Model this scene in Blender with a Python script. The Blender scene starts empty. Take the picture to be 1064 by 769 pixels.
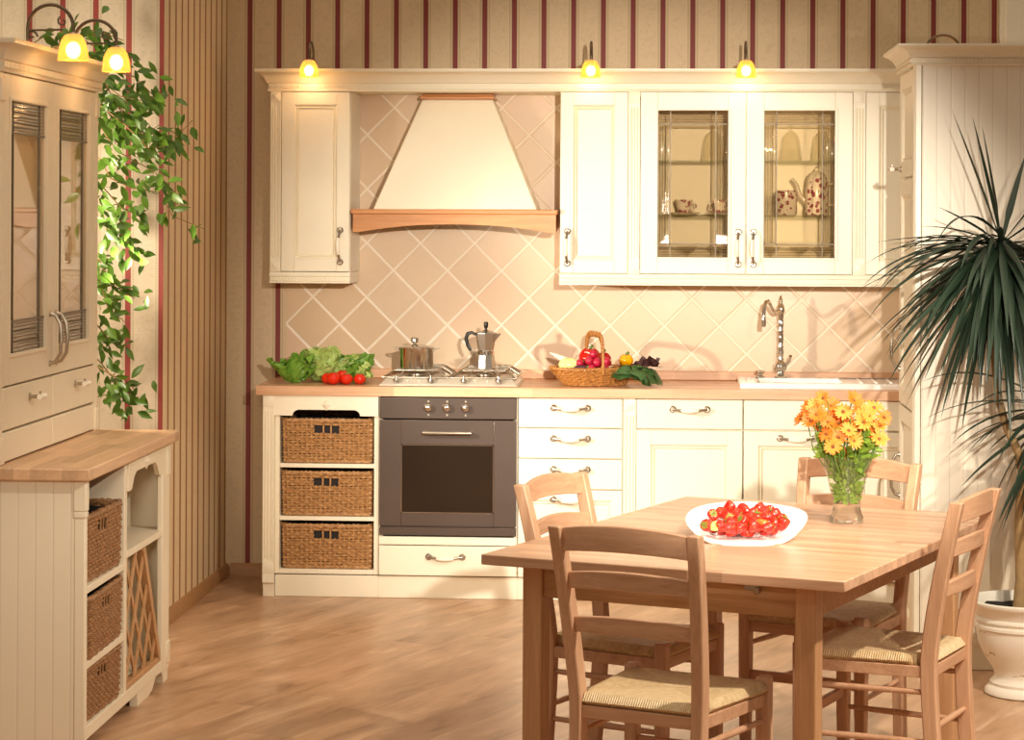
import bpy, bmesh, math, random
from mathutils import Vector, Matrix, noise
PI = math.pi
S = bpy.context.scene
COL = S.collection
rnd = random.Random(7)
# ------------------------------------------------------------------ node helpers
def lin(c):
    return tuple((v / 12.92 if v <= .04045 else ((v + .055) / 1.055) ** 2.4) for v in c)
def hexc(h):
    return lin(tuple(int(h[i:i + 2], 16) / 255 for i in (0, 2, 4)))
class NT:
    def __init__(s, name):
        s.m = bpy.data.materials.new(name); s.m.use_nodes = True
        s.t = s.m.node_tree; s.t.nodes.clear()
        s.out = s.n('ShaderNodeOutputMaterial')
    def n(s, typ, **kw):
        nd = s.t.nodes.new(typ)
        for k, v in kw.items():
            setattr(nd, k, v)
        return nd
    def put(s, sock, v):
        if hasattr(v, 'is_output') or isinstance(v, bpy.types.NodeSocket):
            s.t.links.new(v, sock)
        elif isinstance(v, (tuple, list)) and len(v) == 3 and sock.type == 'RGBA':
            sock.default_value = (*v, 1)
        else:
            sock.default_value = v
    def math(s, op, a, b=0.0, c=0.0):
        nd = s.n('ShaderNodeMath', operation=op)
        for i, v in enumerate((a, b, c)):
            s.put(nd.inputs[i], v)
        return nd.outputs[0]
    def mix(s, f, a, b, mode='MIX'):
        nd = s.n('ShaderNodeMix', data_type='RGBA', blend_type=mode)
        s.put(nd.inputs[0], f); s.put(nd.inputs[6], a); s.put(nd.inputs[7], b)
        return nd.outputs[2]
    def obj(s, scale=(1, 1, 1), rot=(0, 0, 0), loc=(0, 0, 0)):
        tc = s.n('ShaderNodeTexCoord'); mp = s.n('ShaderNodeMapping')
        s.t.links.new(tc.outputs['Object'], mp.inputs[0])
        mp.inputs['Scale'].default_value = scale; mp.inputs['Rotation'].default_value = rot; mp.inputs['Location'].default_value = loc
        return mp.outputs[0]
    def sep(s, v):
        nd = s.n('ShaderNodeSeparateXYZ'); s.t.links.new(v, nd.inputs[0]); return nd.outputs
    def comb(s, x, y, z):
        nd = s.n('ShaderNodeCombineXYZ')
        for i, v in enumerate((x, y, z)):
            s.put(nd.inputs[i], v)
        return nd.outputs[0]
    def noise(s, vec, scale, detail=3, rough=.5, dist=0):
        nd = s.n('ShaderNodeTexNoise'); s.t.links.new(vec, nd.inputs['Vector'])
        nd.inputs['Scale'].default_value = scale; nd.inputs['Detail'].default_value = detail
        nd.inputs['Roughness'].default_value = rough; nd.inputs['Distortion'].default_value = dist
        return nd.outputs['Fac']
    def ramp(s, f, stops, interp='LINEAR'):
        nd = s.n('ShaderNodeValToRGB'); s.put(nd.inputs[0], f); cr = nd.color_ramp; cr.interpolation = interp
        while len(cr.elements) < len(stops):
            cr.elements.new(.5)
        for e, (p, c) in zip(cr.elements, stops):
            e.position = p; e.color = (*c, 1) if len(c) == 3 else c
        return nd.outputs[0]
    def bump(s, h, strength=.3, dist=.002):
        nd = s.n('ShaderNodeBump'); s.put(nd.inputs['Height'], h)
        nd.inputs['Strength'].default_value = strength; nd.inputs['Distance'].default_value = dist
        return nd.outputs[0]
    def bsdf(s, col, rough=.5, metal=0, normal=None, **kw):
        b = s.n('ShaderNodeBsdfPrincipled')
        s.put(b.inputs['Base Color'], col); s.put(b.inputs['Roughness'], rough); s.put(b.inputs['Metallic'], metal)
        if normal is not None:
            s.put(b.inputs['Normal'], normal)
        for k, v in kw.items():
            s.put(b.inputs[k.replace('_', ' ')], v)
        s.t.links.new(b.outputs[0], s.out.inputs[0])
        return s.m
def plain(name, hx, rough=.5, metal=0, var=.06, scale=12, **kw):
    t = NT(name); c = hexc(hx)
    f = t.noise(t.obj(), scale, 3)
    col = t.mix(f, tuple(v * (1 - var) for v in c), tuple(min(1, v * (1 + var)) for v in c))
    return t.bsdf(col, rough, metal, **kw)
def wood(name, light, dark, axis='x', rough=.45, stave=None, stave_len=.5, gs=1.0):
    """wood with grain along axis; stave = lamella width across the grain"""
    t = NT(name)
    k = {'x': (1.2, 22, 22), 'y': (22, 1.2, 22), 'z': (22, 22, 1.2)}[axis]
    v = t.obj(tuple(q * gs for q in k))
    g = t.noise(v, 2.2, 5, .6, .6)
    fine = t.noise(t.obj(tuple(q * 5 for q in k)), 3, 2)
    f = t.math('ADD', t.math('MULTIPLY', g, .75), t.math('MULTIPLY', fine, .25))
    col = t.ramp(f, [(.3, hexc(dark)), (.68, hexc(light))])
    if stave:
        o = t.sep(t.obj())
        along, across = {'x': (o[0], o[1]), 'y': (o[1], o[0]), 'z': (o[2], o[0])}[axis]
        row = t.math('FLOOR', t.math('DIVIDE', across, stave))
        wr = t.n('ShaderNodeTexWhiteNoise', noise_dimensions='1D'); t.put(wr.inputs['W'], row)
        pos = t.math('FLOOR', t.math('ADD', t.math('DIVIDE', along, stave_len), t.math('MULTIPLY', wr.outputs[0], 7.3)))
        w2 = t.n('ShaderNodeTexWhiteNoise', noise_dimensions='2D')
        t.put(w2.inputs['Vector'], t.comb(row, pos, 0.0))
        tone = t.ramp(w2.outputs[0], [(0, (.72, .68, .64)), (1, (1.12, 1.1, 1.08))])
        col = t.mix(1.0, col, tone, 'MULTIPLY')
    nrm = t.bump(fine, .08, .001)
    return t.bsdf(col, rough, 0, nrm)
# ------------------------------------------------------------------ materials
M = {}
M['cream'] = plain('cream_paint', 'F3EAD2', .38, var=.02)
M['cream_dresser'] = plain('cream_painted_board', 'ECDFC4', .42, var=.02)
def grooved(name, hx, period, axis):
    t = NT(name); o = t.sep(t.obj()); a = o['xyz'.index(axis)]
    d = t.math('PINGPONG', a, period / 2)
    g = t.math('LESS_THAN', d, .0016)
    c = hexc(hx)
    col = t.mix(g, c, tuple(v * .84 for v in c))
    h = t.math('SMOOTH_MIN', t.math('DIVIDE', d, .005), 1.0, .3)
    return t.bsdf(col, .42, 0, t.bump(h, .25, .002))
M['groove'] = grooved('cream_tongue_and_groove', 'ECDFC4', .055, 'x')
M['groove_tall'] = grooved('cream_boarded_panel', 'F1E6D0', .0505, 'x')
M['beech'] = wood('beech_worktop', 'E9BD97', 'D3A279', 'x', .35, .045, .6)
M['beech_y'] = wood('beech_dresser_top', 'DCB792', 'C39A72', 'y', .4, .05, .6)
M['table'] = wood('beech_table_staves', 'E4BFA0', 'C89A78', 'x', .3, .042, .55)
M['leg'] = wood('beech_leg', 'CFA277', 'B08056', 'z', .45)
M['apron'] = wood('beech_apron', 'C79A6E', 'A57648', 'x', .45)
M['chair_z'] = wood('chair_beech_post', 'D8AE8C', 'B88C6A', 'z', .42)
M['chair_x'] = wood('chair_beech_slat', 'D5AA88', 'B58866', 'x', .42)
M['alder'] = wood('alder_hood_wood', 'D59A62', 'B87740', 'x', .3)
M['lattice'] = wood('lattice_beech', 'CB9C6C', 'AC7C4C', 'z', .45)
M['skirting'] = wood('oak_skirting', 'B98C5E', '94693F', 'x', .45)
M['chrome'] = plain('polished_steel', 'D8D4CC', .12, 1, .02)
M['nickel'] = plain('brushed_nickel', 'B9AE9E', .3, 1, .04)
M['alu'] = plain('cast_aluminium', 'C9C5BE', .28, 1, .05)
M['bronze'] = plain('aged_bronze', '75624E', .35, 1, .12)
M['black'] = plain('black_plastic', '15120F', .35)
M['porcelain'] = plain('ivory_porcelain', 'F6EEDC', .15)
M['white'] = plain('white_glaze', 'FBF8F2', .12, var=.01)
M['dark'] = plain('dark_interior', '1C120C', .7)  # near-black for the shade painted inside baskets and for the oven casing
M['oven'] = plain('dark_grey_enamel', '6A5D55', .26, .6, .05)
M['ovenglass'] = plain('smoked_glass', '3A2E24', .07, .45, .02)
M['soil'] = plain('potting_soil', '1D1713', .9, 0, .5, 80)
M['pewter'] = plain('hob_steel', 'D9D0BE', .32, .35, .04)
def glassy(name, tint=(1, 1, 1), ribs=None, refl=1.0, base=.03):
    t = NT(name)
    tr = t.n('ShaderNodeBsdfTransparent'); tr.inputs[0].default_value = (*tint, 1)
    gl = t.n('ShaderNodeBsdfGlossy'); gl.inputs['Roughness'].default_value = .004
    fr = t.n('ShaderNodeLayerWeight'); fr.inputs['Blend'].default_value = .5
    f = t.math('MINIMUM', t.math('ADD', t.math('MULTIPLY', t.math('POWER', fr.outputs['Facing'], 5.0), refl), base), 1.0)
    if ribs:
        o = t.sep(t.obj()); a = o['xyz'.index(ribs)]
        w = t.math('SINE', t.math('MULTIPLY', a, 2 * PI / .011))
        nb = t.bump(w, .45, .003); t.put(gl.inputs['Normal'], nb); f = t.math('ADD', f, t.math('MULTIPLY', t.math('POWER', t.math('ABSOLUTE', w), 3.0), .14))
        rb_ = t.math('MULTIPLY_ADD', w, .5, .5)
        t.put(tr.inputs[0], t.mix(rb_, tuple(q * .80 for q in tint), tint))  # tint darkens between ribs, standing in for refraction in the glass
    mx = t.n('ShaderNodeMixShader'); t.put(mx.inputs[0], f)
    t.t.links.new(tr.outputs[0], mx.inputs[1]); t.t.links.new(gl.outputs[0], mx.inputs[2])
    t.t.links.new(mx.outputs[0], t.out.inputs[0])
    return t.m
M['pane'] = glassy('clear_pane', (.965, .91, .81))
M['pane_ribx'] = glassy('ribbed_pane_upright', (.95, .89, .78), 'x', 1.0, .04)
M['pane_ribz'] = glassy('ribbed_pane_cross', (.94, .87, .75), 'z', 1.0, .04)
M['pane_riby'] = glassy('ribbed_pane_side', (.86, .84, .74), 'y', 1.5, .06)
M['shelfglass'] = glassy('glass_shelf', (.93, .95, .90), None, .5, .03)
M['tableware_glass'] = glassy('thin_glass', (.96, .95, .9), None, 1.6, .05)
def vaseglass():
    t = NT('vase_glass'); g = t.n('ShaderNodeBsdfPrincipled')
    g.inputs['Base Color'].default_value = (.97, .98, .95, 1); g.inputs['Roughness'].default_value = .02
    g.inputs['Transmission Weight'].default_value = 1; g.inputs['IOR'].default_value = 1.46
    tr = t.n('ShaderNodeBsdfTransparent'); tr.inputs[0].default_value = (.95, .97, .93, 1)
    mx = t.n('ShaderNodeMixShader'); mx.inputs[0].default_value = .3
    t.t.links.new(g.outputs[0], mx.inputs[1]); t.t.links.new(tr.outputs[0], mx.inputs[2])
    t.t.links.new(mx.outputs[0], t.out.inputs[0]); return t.m
M['vase'] = vaseglass(); M['vase_wall'] = glassy('vase_wall_glass', (.97, .985, .96), None, 1.0, .07)
M['lead'] = plain('lead_came', '6A5A40', .4, .2, .1)
def emis(name, col, strength):
    t = NT(name); e = t.n('ShaderNodeEmission'); e.inputs[0].default_value = (*col, 1); e.inputs[1].default_value = strength
    t.t.links.new(e.outputs[0], t.out.inputs[0]); return t.m
M['bulb'] = emis('glowing_bulb', (1, .80, .46), 30)
def shade_mat():
    t = NT('amber_glass_shade')
    b = t.n('ShaderNodeBsdfPrincipled'); b.inputs['Base Color'].default_value = (*hexc('F0962C'), 1); b.inputs['Roughness'].default_value = .2
    b.inputs['Emission Color'].default_value = (1, .52, .12, 1); b.inputs['Emission Strength'].default_value = 1.0
    tr = t.n('ShaderNodeBsdfTransparent'); tr.inputs[0].default_value = (1, .86, .52, 1)
    mx = t.n('ShaderNodeMixShader'); mx.inputs[0].default_value = .5
    t.t.links.new(b.outputs[0], mx.inputs[1]); t.t.links.new(tr.outputs[0], mx.inputs[2])
    t.t.links.new(mx.outputs[0], t.out.inputs[0]); return t.m
M['shade'] = shade_mat()
def wallpaper(name, axis, phase, base, stripe, edge, period=.1355, half=.0115):
    t = NT(name); o = t.sep(t.obj()); a = t.math('ADD', o['xyz'.index(axis)], 20 * period - phase)
    d = t.math('PINGPONG', a, period / 2)
    red = t.math('LESS_THAN', d, half)
    e1 = t.math('MULTIPLY', t.math('GREATER_THAN', d, half + .0065), t.math('LESS_THAN', d, half + .0125))
    e0 = t.math('MULTIPLY', t.math('GREATER_THAN', d, half + .001), t.math('LESS_THAN', d, half + .0045))
    dots = t.math('GREATER_THAN', t.math('SINE', t.math('MULTIPLY', o[2], 2 * PI / .011)), -.1)
    dam = t.noise(t.obj((1, 1, 1)), 26, 2, .5, 2.4)
    damf = t.math('MULTIPLY', t.math('GREATER_THAN', dam, .56), t.math('GREATER_THAN', d, half + .018))
    b = hexc(base)
    col = t.mix(t.math('MULTIPLY', damf, .5), b, tuple(v * .84 for v in b))
    fine = t.noise(t.obj(), 160, 2)
    col = t.mix(t.math('MULTIPLY', fine, .22), col, tuple(v * .7 for v in b))
    col = t.mix(t.math('MULTIPLY', e1, t.math('ADD', .25, t.math('MULTIPLY', dots, .45))), col, hexc(edge))
    col = t.mix(t.math('MULTIPLY', e0, .35), col, hexc(edge))
    col = t.mix(red, col, t.mix(t.math('MULTIPLY', fine, .4), hexc(stripe), tuple(v * .6 for v in hexc(stripe))))
    return t.bsdf(col, .6, 0, t.bump(dam, .12, .001))
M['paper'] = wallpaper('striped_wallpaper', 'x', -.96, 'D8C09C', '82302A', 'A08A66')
M['paper_left'] = wallpaper('striped_wallpaper_lit', 'x', -2.018, 'E4D2B4', 'A4463C', 'B8A584')  # same paper in paler tones, lamplight on this wall put into the colour
M['paper_return'] = wallpaper('striped_wallpaper_grazing_light', 'y', -.70, 'EAD3AC', 'A0683A', 'CDB388', .125, .0135)  # same paper; brown stripes and raised base paint in the grazing light
def tiles():
    t = NT('diamond_tiles'); o = t.sep(t.obj()); p = .2475
    x = t.math('ADD', o[0], 1.608 + 10 * p); z = t.math('ADD', o[2], -1.289 + 10 * p)
    a = t.math('ADD', x, z); b = t.math('SUBTRACT', x, z); b = t.math('ADD', b, 20 * p)
    da = t.math('PINGPONG', a, p / 2); db = t.math('PINGPONG', b, p / 2)
    d = t.math('MINIMUM', da, db)
    grout = t.math('LESS_THAN', d, .0072)
    wn = t.n('ShaderNodeTexWhiteNoise', noise_dimensions='2D')
    t.put(wn.inputs['Vector'], t.comb(t.math('FLOOR', t.math('DIVIDE', a, p)), t.math('FLOOR', t.math('DIVIDE', b, p)), 0.0))
    base = t.ramp(wn.outputs[0], [(0, hexc('D8BB99')), (.6, hexc('E1C8AA')), (1, hexc('DFC0A2'))])
    mot = t.noise(t.obj(), 30, 4, .6)
    base = t.mix(t.math('MULTIPLY', mot, .35), base, hexc('D0AF8C'))
    col = t.mix(grout, base, hexc('F0DFC8'))
    h = t.math('MINIMUM', t.math('DIVIDE', d, .012), 1.0)
    h2 = t.math('ADD', h, t.math('MULTIPLY', mot, .08))
    return t.bsdf(col, t.math('ADD', .25, t.math('MULTIPLY', grout, .3)), 0, t.bump(h2, .5, .004))
M['tiles'] = tiles()
def floor_mat():
    t = NT('oak_laminate'); th = math.radians(67)
    v = t.obj((1, 1, 1), (0, 0, -th))
    o = t.sep(v); pw, pl = .19, 1.28
    row = t.math('FLOOR', t.math('DIVIDE', o[1], pw))
    wr = t.n('ShaderNodeTexWhiteNoise', noise_dimensions='1D'); t.put(wr.inputs['W'], row)
    al = t.math('ADD', t.math('DIVIDE', o[0], pl), t.math('MULTIPLY', wr.outputs[0], 5.7))
    cell = t.math('FLOOR', al)
    w2 = t.n('ShaderNodeTexWhiteNoise', noise_dimensions='2D'); t.put(w2.inputs['Vector'], t.comb(row, cell, 0.0))
    off = t.math('MULTIPLY', w2.outputs[0], 9.0)
    gv = t.comb(t.math('ADD', t.math('MULTIPLY', o[0], 1.6), off), t.math('MULTIPLY', o[1], 9.0), off)
    g = t.noise(gv, 1.5, 6, .62, .8)
    blot = t.noise(t.comb(t.math('ADD', o[0], off), t.math('MULTIPLY', o[1], 2.6), off), 2.4, 3, .5, .5)
    f = t.math('ADD', t.math('MULTIPLY', g, .6), t.math('MULTIPLY', blot, .4))
    col = t.ramp(f, [(.30, hexc('84603F')), (.44, hexc('B48C6A')), (.56, hexc('C39C7A')), (.68, hexc('D8B694'))])
    tone = t.ramp(w2.outputs[0], [(0, (.86, .85, .84)), (1, (1.06, 1.06, 1.05))])
    col = t.mix(1.0, col, tone, 'MULTIPLY')
    dy = t.math('PINGPONG', o[1], pw / 2)
    fx = t.math('MULTIPLY', t.math('PINGPONG', al, .5), pl)
    seam = t.math('LESS_THAN', t.math('MINIMUM', dy, fx), .0012)
    col = t.mix(t.math('MULTIPLY', seam, .4), col, hexc('5A3C24'))
    return t.bsdf(col, .33, 0, t.bump(g, .06, .002))
M['floor'] = floor_mat()
def wicker(name, a, b):
    t = NT(name)
    f = t.noise(t.obj(), 55, 3, .6); f2 = t.noise(t.obj((1, 1, 5)), 190, 2)
    col = t.ramp(t.math('ADD', t.math('MULTIPLY', f, .6), t.math('MULTIPLY', f2, .4)), [(.32, hexc(b)), (.62, hexc(a))])
    return t.bsdf(col, .42, 0, t.bump(f2, .3, .001))
M['wicker'] = wicker('honey_willow', 'CB9C68', '8C5F34')
M['wicker_dark'] = wicker('brown_willow', 'AE8056', '76502F')
M['trug'] = wicker('golden_willow', 'C58A48', '8C5624')
def rush():
    t = NT('woven_rush'); o = t.sep(t.obj())
    yc = t.math('SUBTRACT', o[1], .2)
    side = t.math('GREATER_THAN', t.math('ABSOLUTE', o[0]), t.math('ABSOLUTE', yc))
    along = t.mix(side, t.comb(o[0], o[0], o[0]), t.comb(o[1], o[1], o[1]))
    a = t.sep(along)[0]
    w = t.math('SINE', t.math('ADD', t.math('MULTIPLY', a, 2 * PI / .0065), t.math('MULTIPLY', t.noise(t.obj(), 12, 2), 1.6)))
    nz = t.noise(t.obj(), 60, 3)
    f = t.math('ADD', t.math('ADD', t.math('MULTIPLY', w, .17), t.math('MULTIPLY', side, -.10)), t.math('MULTIPLY_ADD', nz, .6, .25))
    col = t.ramp(f, [(.15, hexc('B38D56')), (.5, hexc('E2C594')), (.8, hexc('F2DEB6'))])
    return t.bsdf(col, .55, 0, t.bump(t.math('ADD', w, nz), .6, .003))
M['rush'] = rush()
def leafm(name, a, b, rough=.35, sub=.0, spec=.5):
    t = NT(name); f = t.noise(t.obj(), 9, 3)
    col = t.mix(f, hexc(a), hexc(b))
    bs = t.n('ShaderNodeBsdfPrincipled'); t.put(bs.inputs['Base Color'], col); bs.inputs['Roughness'].default_value = rough
    bs.inputs['Specular IOR Level'].default_value = spec
    if sub:
        tl = t.n('ShaderNodeBsdfTranslucent'); t.put(tl.inputs[0], col)
        mx = t.n('ShaderNodeMixShader'); mx.inputs[0].default_value = sub
        t.t.links.new(bs.outputs[0], mx.inputs[1]); t.t.links.new(tl.outputs[0], mx.inputs[2])
        t.t.links.new(mx.outputs[0], t.out.inputs[0])
    else:
        t.t.links.new(bs.outputs[0], t.out.inputs[0])
    return t.m
M['ficus'] = leafm('ficus_leaf', '2F5518', '6C8F2E', .35, .3)
M['palm'] = leafm('dracaena_leaf', '1D2B22', '2C3F2A', .4, .05)
M['lettuce'] = leafm('lettuce_leaf', '9CC04A', 'DCE79A', .4, .25)
M['lettuce_dark'] = leafm('dark_lettuce_leaf', '5C9226', '94BE4E', .4, .2)
M['chard'] = leafm('chard_leaf', '30502A', '4C7038', .4, .1)
M['chard_red'] = leafm('purple_leaf', '40262A', '5A3A36', .45, .1)
M['greens'] = leafm('stem_leaf', '6A9A2A', 'B4CC58', .4, .4)
M['petal'] = leafm('daisy_petal', 'F28E24', 'FAB656', .5, .3)
M['petal_edge'] = leafm('daisy_petal_deep', 'E27014', 'F09634', .5, .3)
M['disc'] = plain('daisy_disc', '7A4A18', .7, 0, .3, 300)
M['bark'] = plain('palm_bark', 'A88A5E', .8, 0, .3, 40)
M['twig'] = plain('ficus_twig', '8B6A40', .7, 0, .2)
def berry(name, a, b, sd):
    t = NT(name)
    vo = t.n('ShaderNodeTexVoronoi'); t.t.links.new(t.obj(), vo.inputs['Vector']); vo.inputs['Scale'].default_value = 190
    d = vo.outputs['Distance']; seed = t.math('LESS_THAN', d, .22)
    nz = t.noise(t.obj(), 40, 2)
    col = t.mix(seed, t.mix(nz, hexc(a), hexc(b)), hexc(sd))
    return t.bsdf(col, .28, 0, t.bump(d, .5, .002))
M['berry'] = berry('ripe_strawberry', 'BE1812', 'D62C1C', 'E0903C')
M['berry_orange'] = berry('orange_strawberry', 'E05A20', 'EC7A30', 'F0C060')
M['berry_pale'] = berry('unripe_strawberry', 'D8C860', 'E8DC90', 'B8A040')
M['calyx'] = leafm('calyx_green', '5A7A28', '8AA044', .5)
M['tomato'] = plain('tomato_skin', 'D62A0E', .12, 0, .12, 20)
M['pepper_red'] = plain('red_pepper_skin', 'BE1A14', .15, 0, .2, 14)
M['pepper_yellow'] = plain('yellow_pepper_skin', 'F2A808', .15, 0, .1, 14)
M['radish'] = plain('radish_skin', 'B81C3C', .25, 0, .2, 25)
M['daikon'] = plain('white_root_skin', 'F2E6CC', .4, 0, .05, 20)
M['paprika'] = plain('pale_pepper_skin', 'D8DC92', .25, 0, .12, 18)
M['onion'] = plain('dark_onion_skin', '4A2A38', .35, 0, .3, 30)
M['stemgreen'] = plain('green_stem', '55732A', .5, 0, .2)
M['pot'] = NT('distressed_cream_glaze')
def potm(t):
    f = t.noise(t.obj((1, 1, 2.2)), 11, 5, .65); o = t.sep(t.obj())
    worn = t.ramp(f, [(.63, (0, 0, 0)), (.67, (1, 1, 1))])
    band = t.math('GREATER_THAN', t.math('SINE', t.math('MULTIPLY', o[2], 95)), .55)
    col = t.mix(t.math('MULTIPLY', worn, band), hexc('EDE6D6'), hexc('A68C5C'))
    return t.bsdf(col, .4, 0)
M['pot'] = potm(M['pot'])
def floral():
    t = NT('rose_pattern_china')
    vo = t.n('ShaderNodeTexVoronoi'); t.t.links.new(t.obj(), vo.inputs['Vector']); vo.inputs['Scale'].default_value = 44
    f = t.math('LESS_THAN', vo.outputs['Distance'], .42)
    nz = t.noise(t.obj(), 110, 2)
    col = t.mix(t.math('MULTIPLY', f, t.math('GREATER_THAN', nz, .42)), hexc('F3EADB'), hexc('9C4A52'))
    return t.bsdf(col, .2, 0)
M['china'] = floral()
# ------------------------------------------------------------------ geometry builder
OFF = {}
class G:
    def __init__(s, xf=None):
        s.b = bmesh.new(); s.xf = xf; s.mi = 0
    def v(s, x, y, z):
        return s.b.verts.new(s.xf(x, y, z) if s.xf else (x, y, z))
    def f(s, vs):
        try:
            q = s.b.faces.new(vs); q.material_index = s.mi; q.smooth = True; return q
        except ValueError:
            return None
    def box(s, x0, x1, y0, y1, z0, z1):
        p = [s.v(x, y, z) for z in (z0, z1) for x, y in ((x0, y0), (x1, y0), (x1, y1), (x0, y1))]
        for i in ((3, 2, 1, 0), (4, 5, 6, 7), (0, 1, 5, 4), (1, 2, 6, 5), (2, 3, 7, 6), (3, 0, 4, 7)):
            s.f([p[k] for k in i])
        return s
    def hexa(s, bot, top):
        p = [s.v(*q) for q in bot] + [s.v(*q) for q in top]
        for i in ((3, 2, 1, 0), (4, 5, 6, 7), (0, 1, 5, 4), (1, 2, 6, 5), (2, 3, 7, 6), (3, 0, 4, 7)):
            s.f([p[k] for k in i])
        return s
    def prism(s, poly, axis, a0, a1):
        """extrude 2D polygon along axis; poly coords are the two other axes in xyz order"""
        def mk(p, a):
            return {'x': (a, p[0], p[1]), 'y': (p[0], a, p[1]), 'z': (p[0], p[1], a)}[axis]
        A = [s.v(*mk(p, a0)) for p in poly]; B = [s.v(*mk(p, a1)) for p in poly]
        n = len(poly)
        s.f(A[::-1]); s.f(B)
        for i in range(n):
            s.f([A[i], A[(i + 1) % n], B[(i + 1) % n], B[i]])
        return s
    def sweep(s, rings, closed=True, caps=True):
        R = [[s.v(*p) for p in r] for r in rings]; n = len(R[0])
        for a, b in zip(R, R[1:]):
            for i in range(n if closed else n - 1):
                s.f([a[i], a[(i + 1) % n], b[(i + 1) % n], b[i]])
        if caps and closed:
            s.f(R[0][::-1]); s.f(R[-1])
        return s
    def tube(s, pts, r, n=8, caps=True, flat=1.0, up=None, loop=False):
        pts = [Vector(p) for p in pts]; m = len(pts)
        rr = r if isinstance(r, (list, tuple)) else [r] * m
        u = None; rings = []
        for i, p in enumerate(pts):
            if loop:
                d = pts[(i + 1) % m] - pts[i - 1]
            else:
                d = pts[min(i + 1, m - 1)] - pts[max(i - 1, 0)]
            d = d.normalized() if d.length > 1e-9 else Vector((0, 0, 1))
            if up is not None:
                u = Vector(up)
            elif u is None:
                u = Vector((0, 0, 1)) if abs(d.z) < .9 else Vector((1, 0, 0))
            u = (u - d * u.dot(d))
            if u.length < 1e-6:
                u = Vector((0, 1, 0)) - d * d.y
            u.normalize(); w = d.cross(u)
            rings.append([p + (u * math.cos(2 * PI * k / n) * flat + w * math.sin(2 * PI * k / n)) * rr[i] for k in range(n)])
        if loop:
            R = [[s.v(*p) for p in q] for q in rings]
            for i in range(m):
                a, b = R[i], R[(i + 1) % m]
                for k in range(n):
                    s.f([a[k], a[(k + 1) % n], b[(k + 1) % n], b[k]])
            return s
        return s.sweep(rings, True, caps)
    def lathe(s, prof, c=(0, 0, 0), n=32, sx=1, sy=1):
        R = []
        for r, z in prof:
            if r < 1e-6:
                R.append([s.v(c[0], c[1], c[2] + z)])
            else:
                R.append([s.v(c[0] + r * sx * math.cos(2 * PI * k / n), c[1] + r * sy * math.sin(2 * PI * k / n), c[2] + z) for k in range(n)])
        for a, b in zip(R, R[1:]):
            for k in range(n):
                k2 = (k + 1) % n
                if len(a) == 1 and len(b) == 1:
                    continue
                if len(a) == 1:
                    s.f([a[0], b[k2], b[k]])
                elif len(b) == 1:
                    s.f([a[k], a[k2], b[0]])
                else:
                    s.f([a[k], a[k2], b[k2], b[k]])
        return s
    def ball(s, c, r, n=16, sx=1, sy=1, sz=1, fn=None):
        m = max(6, n // 2); R = []
        for i in range(m + 1):
            ph = PI * i / m; ring = []
            for k in range(1 if i in (0, m) else n):
                th = 2 * PI * k / n
                d = Vector((math.sin(ph) * math.cos(th), math.sin(ph) * math.sin(th), math.cos(ph)))
                q = r * (fn(th, ph) if fn else 1)
                ring.append(s.v(c[0] + d.x * q * sx, c[1] + d.y * q * sy, c[2] + d.z * q * sz))
            R.append(ring)
        for a, b in zip(R, R[1:]):
            for k in range(n):
                k2 = (k + 1) % n
                if len(a) == 1:
                    s.f([a[0], b[k], b[k2]])
                elif len(b) == 1:
                    s.f([a[k], b[0], a[k2]])
                else:
                    s.f([a[k], b[k], b[k2], a[k2]])
        return s
    def grid(s, rows, two=False):
        R = [[s.v(*p) for p in r] for r in rows]
        for a, b in zip(R, R[1:]):
            for i in range(len(a) - 1):
                s.f([a[i], a[i + 1], b[i + 1], b[i]])
        return s
    def build(s, name, mat, parent=None, bevel=0, ang=40, thick=0, flip=True, kind=None, label=None, subsurf=0):
        off = OFF.get(parent, Vector((0, 0, 0))) if parent else Vector((0, 0, 0))
        if flip:
            bmesh.ops.recalc_face_normals(s.b, faces=s.b.faces)
        if off.length:
            bmesh.ops.translate(s.b, vec=-off, verts=s.b.verts)
        me = bpy.data.meshes.new(name); s.b.to_mesh(me); s.b.free()
        for m in (mat if isinstance(mat, (list, tuple)) else [mat]):
            me.materials.append(M[m] if isinstance(m, str) else m)
        me.set_sharp_from_angle(angle=math.radians(ang))
        o = bpy.data.objects.new(name, me); COL.objects.link(o)
        if parent:
            o.parent = parent; OFF[o] = off
        else:
            OFF[o] = Vector((0, 0, 0))
        if thick:
            md = o.modifiers.new('thickness', 'SOLIDIFY'); md.thickness = thick; md.offset = 0
        if bevel:
            md = o.modifiers.new('edge', 'BEVEL'); md.width = bevel; md.segments = 2; md.limit_method = 'ANGLE'; md.angle_limit = math.radians(50)
            md.harden_normals = False
        if subsurf:
            md = o.modifiers.new('smooth', 'SUBSURF'); md.levels = md.render_levels = subsurf
        if kind:
            o['kind'] = kind
        if label:
            o['label'] = label
        return o
def tag(o, label, cat, group=None, kind=None):
    o['label'] = label; o['category'] = cat
    if group: o['group'] = group
    if kind: o['kind'] = kind
    return o
def thing(name, loc, label, cat, group=None, rz=0):
    o = bpy.data.objects.new(name, None); COL.objects.link(o); o.empty_display_size = .1
    o.location = loc; o.rotation_euler = (0, 0, rz); OFF[o] = Vector(loc)
    return tag(o, label, cat, group)
def copy_tree(o, parent=None):
    c = o.copy(); COL.objects.link(c)
    if parent: c.parent = parent
    OFF[c] = OFF.get(o, Vector((0, 0, 0)))
    for ch in list(o.children):
        copy_tree(ch, c)
    return c
def dup(o, loc, rot, label, group=None, scale=None):
    c = copy_tree(o); c.location = loc; c.rotation_euler = rot; c['label'] = label
    if group: c['group'] = group
    if scale: c.scale = scale
    return c
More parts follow.
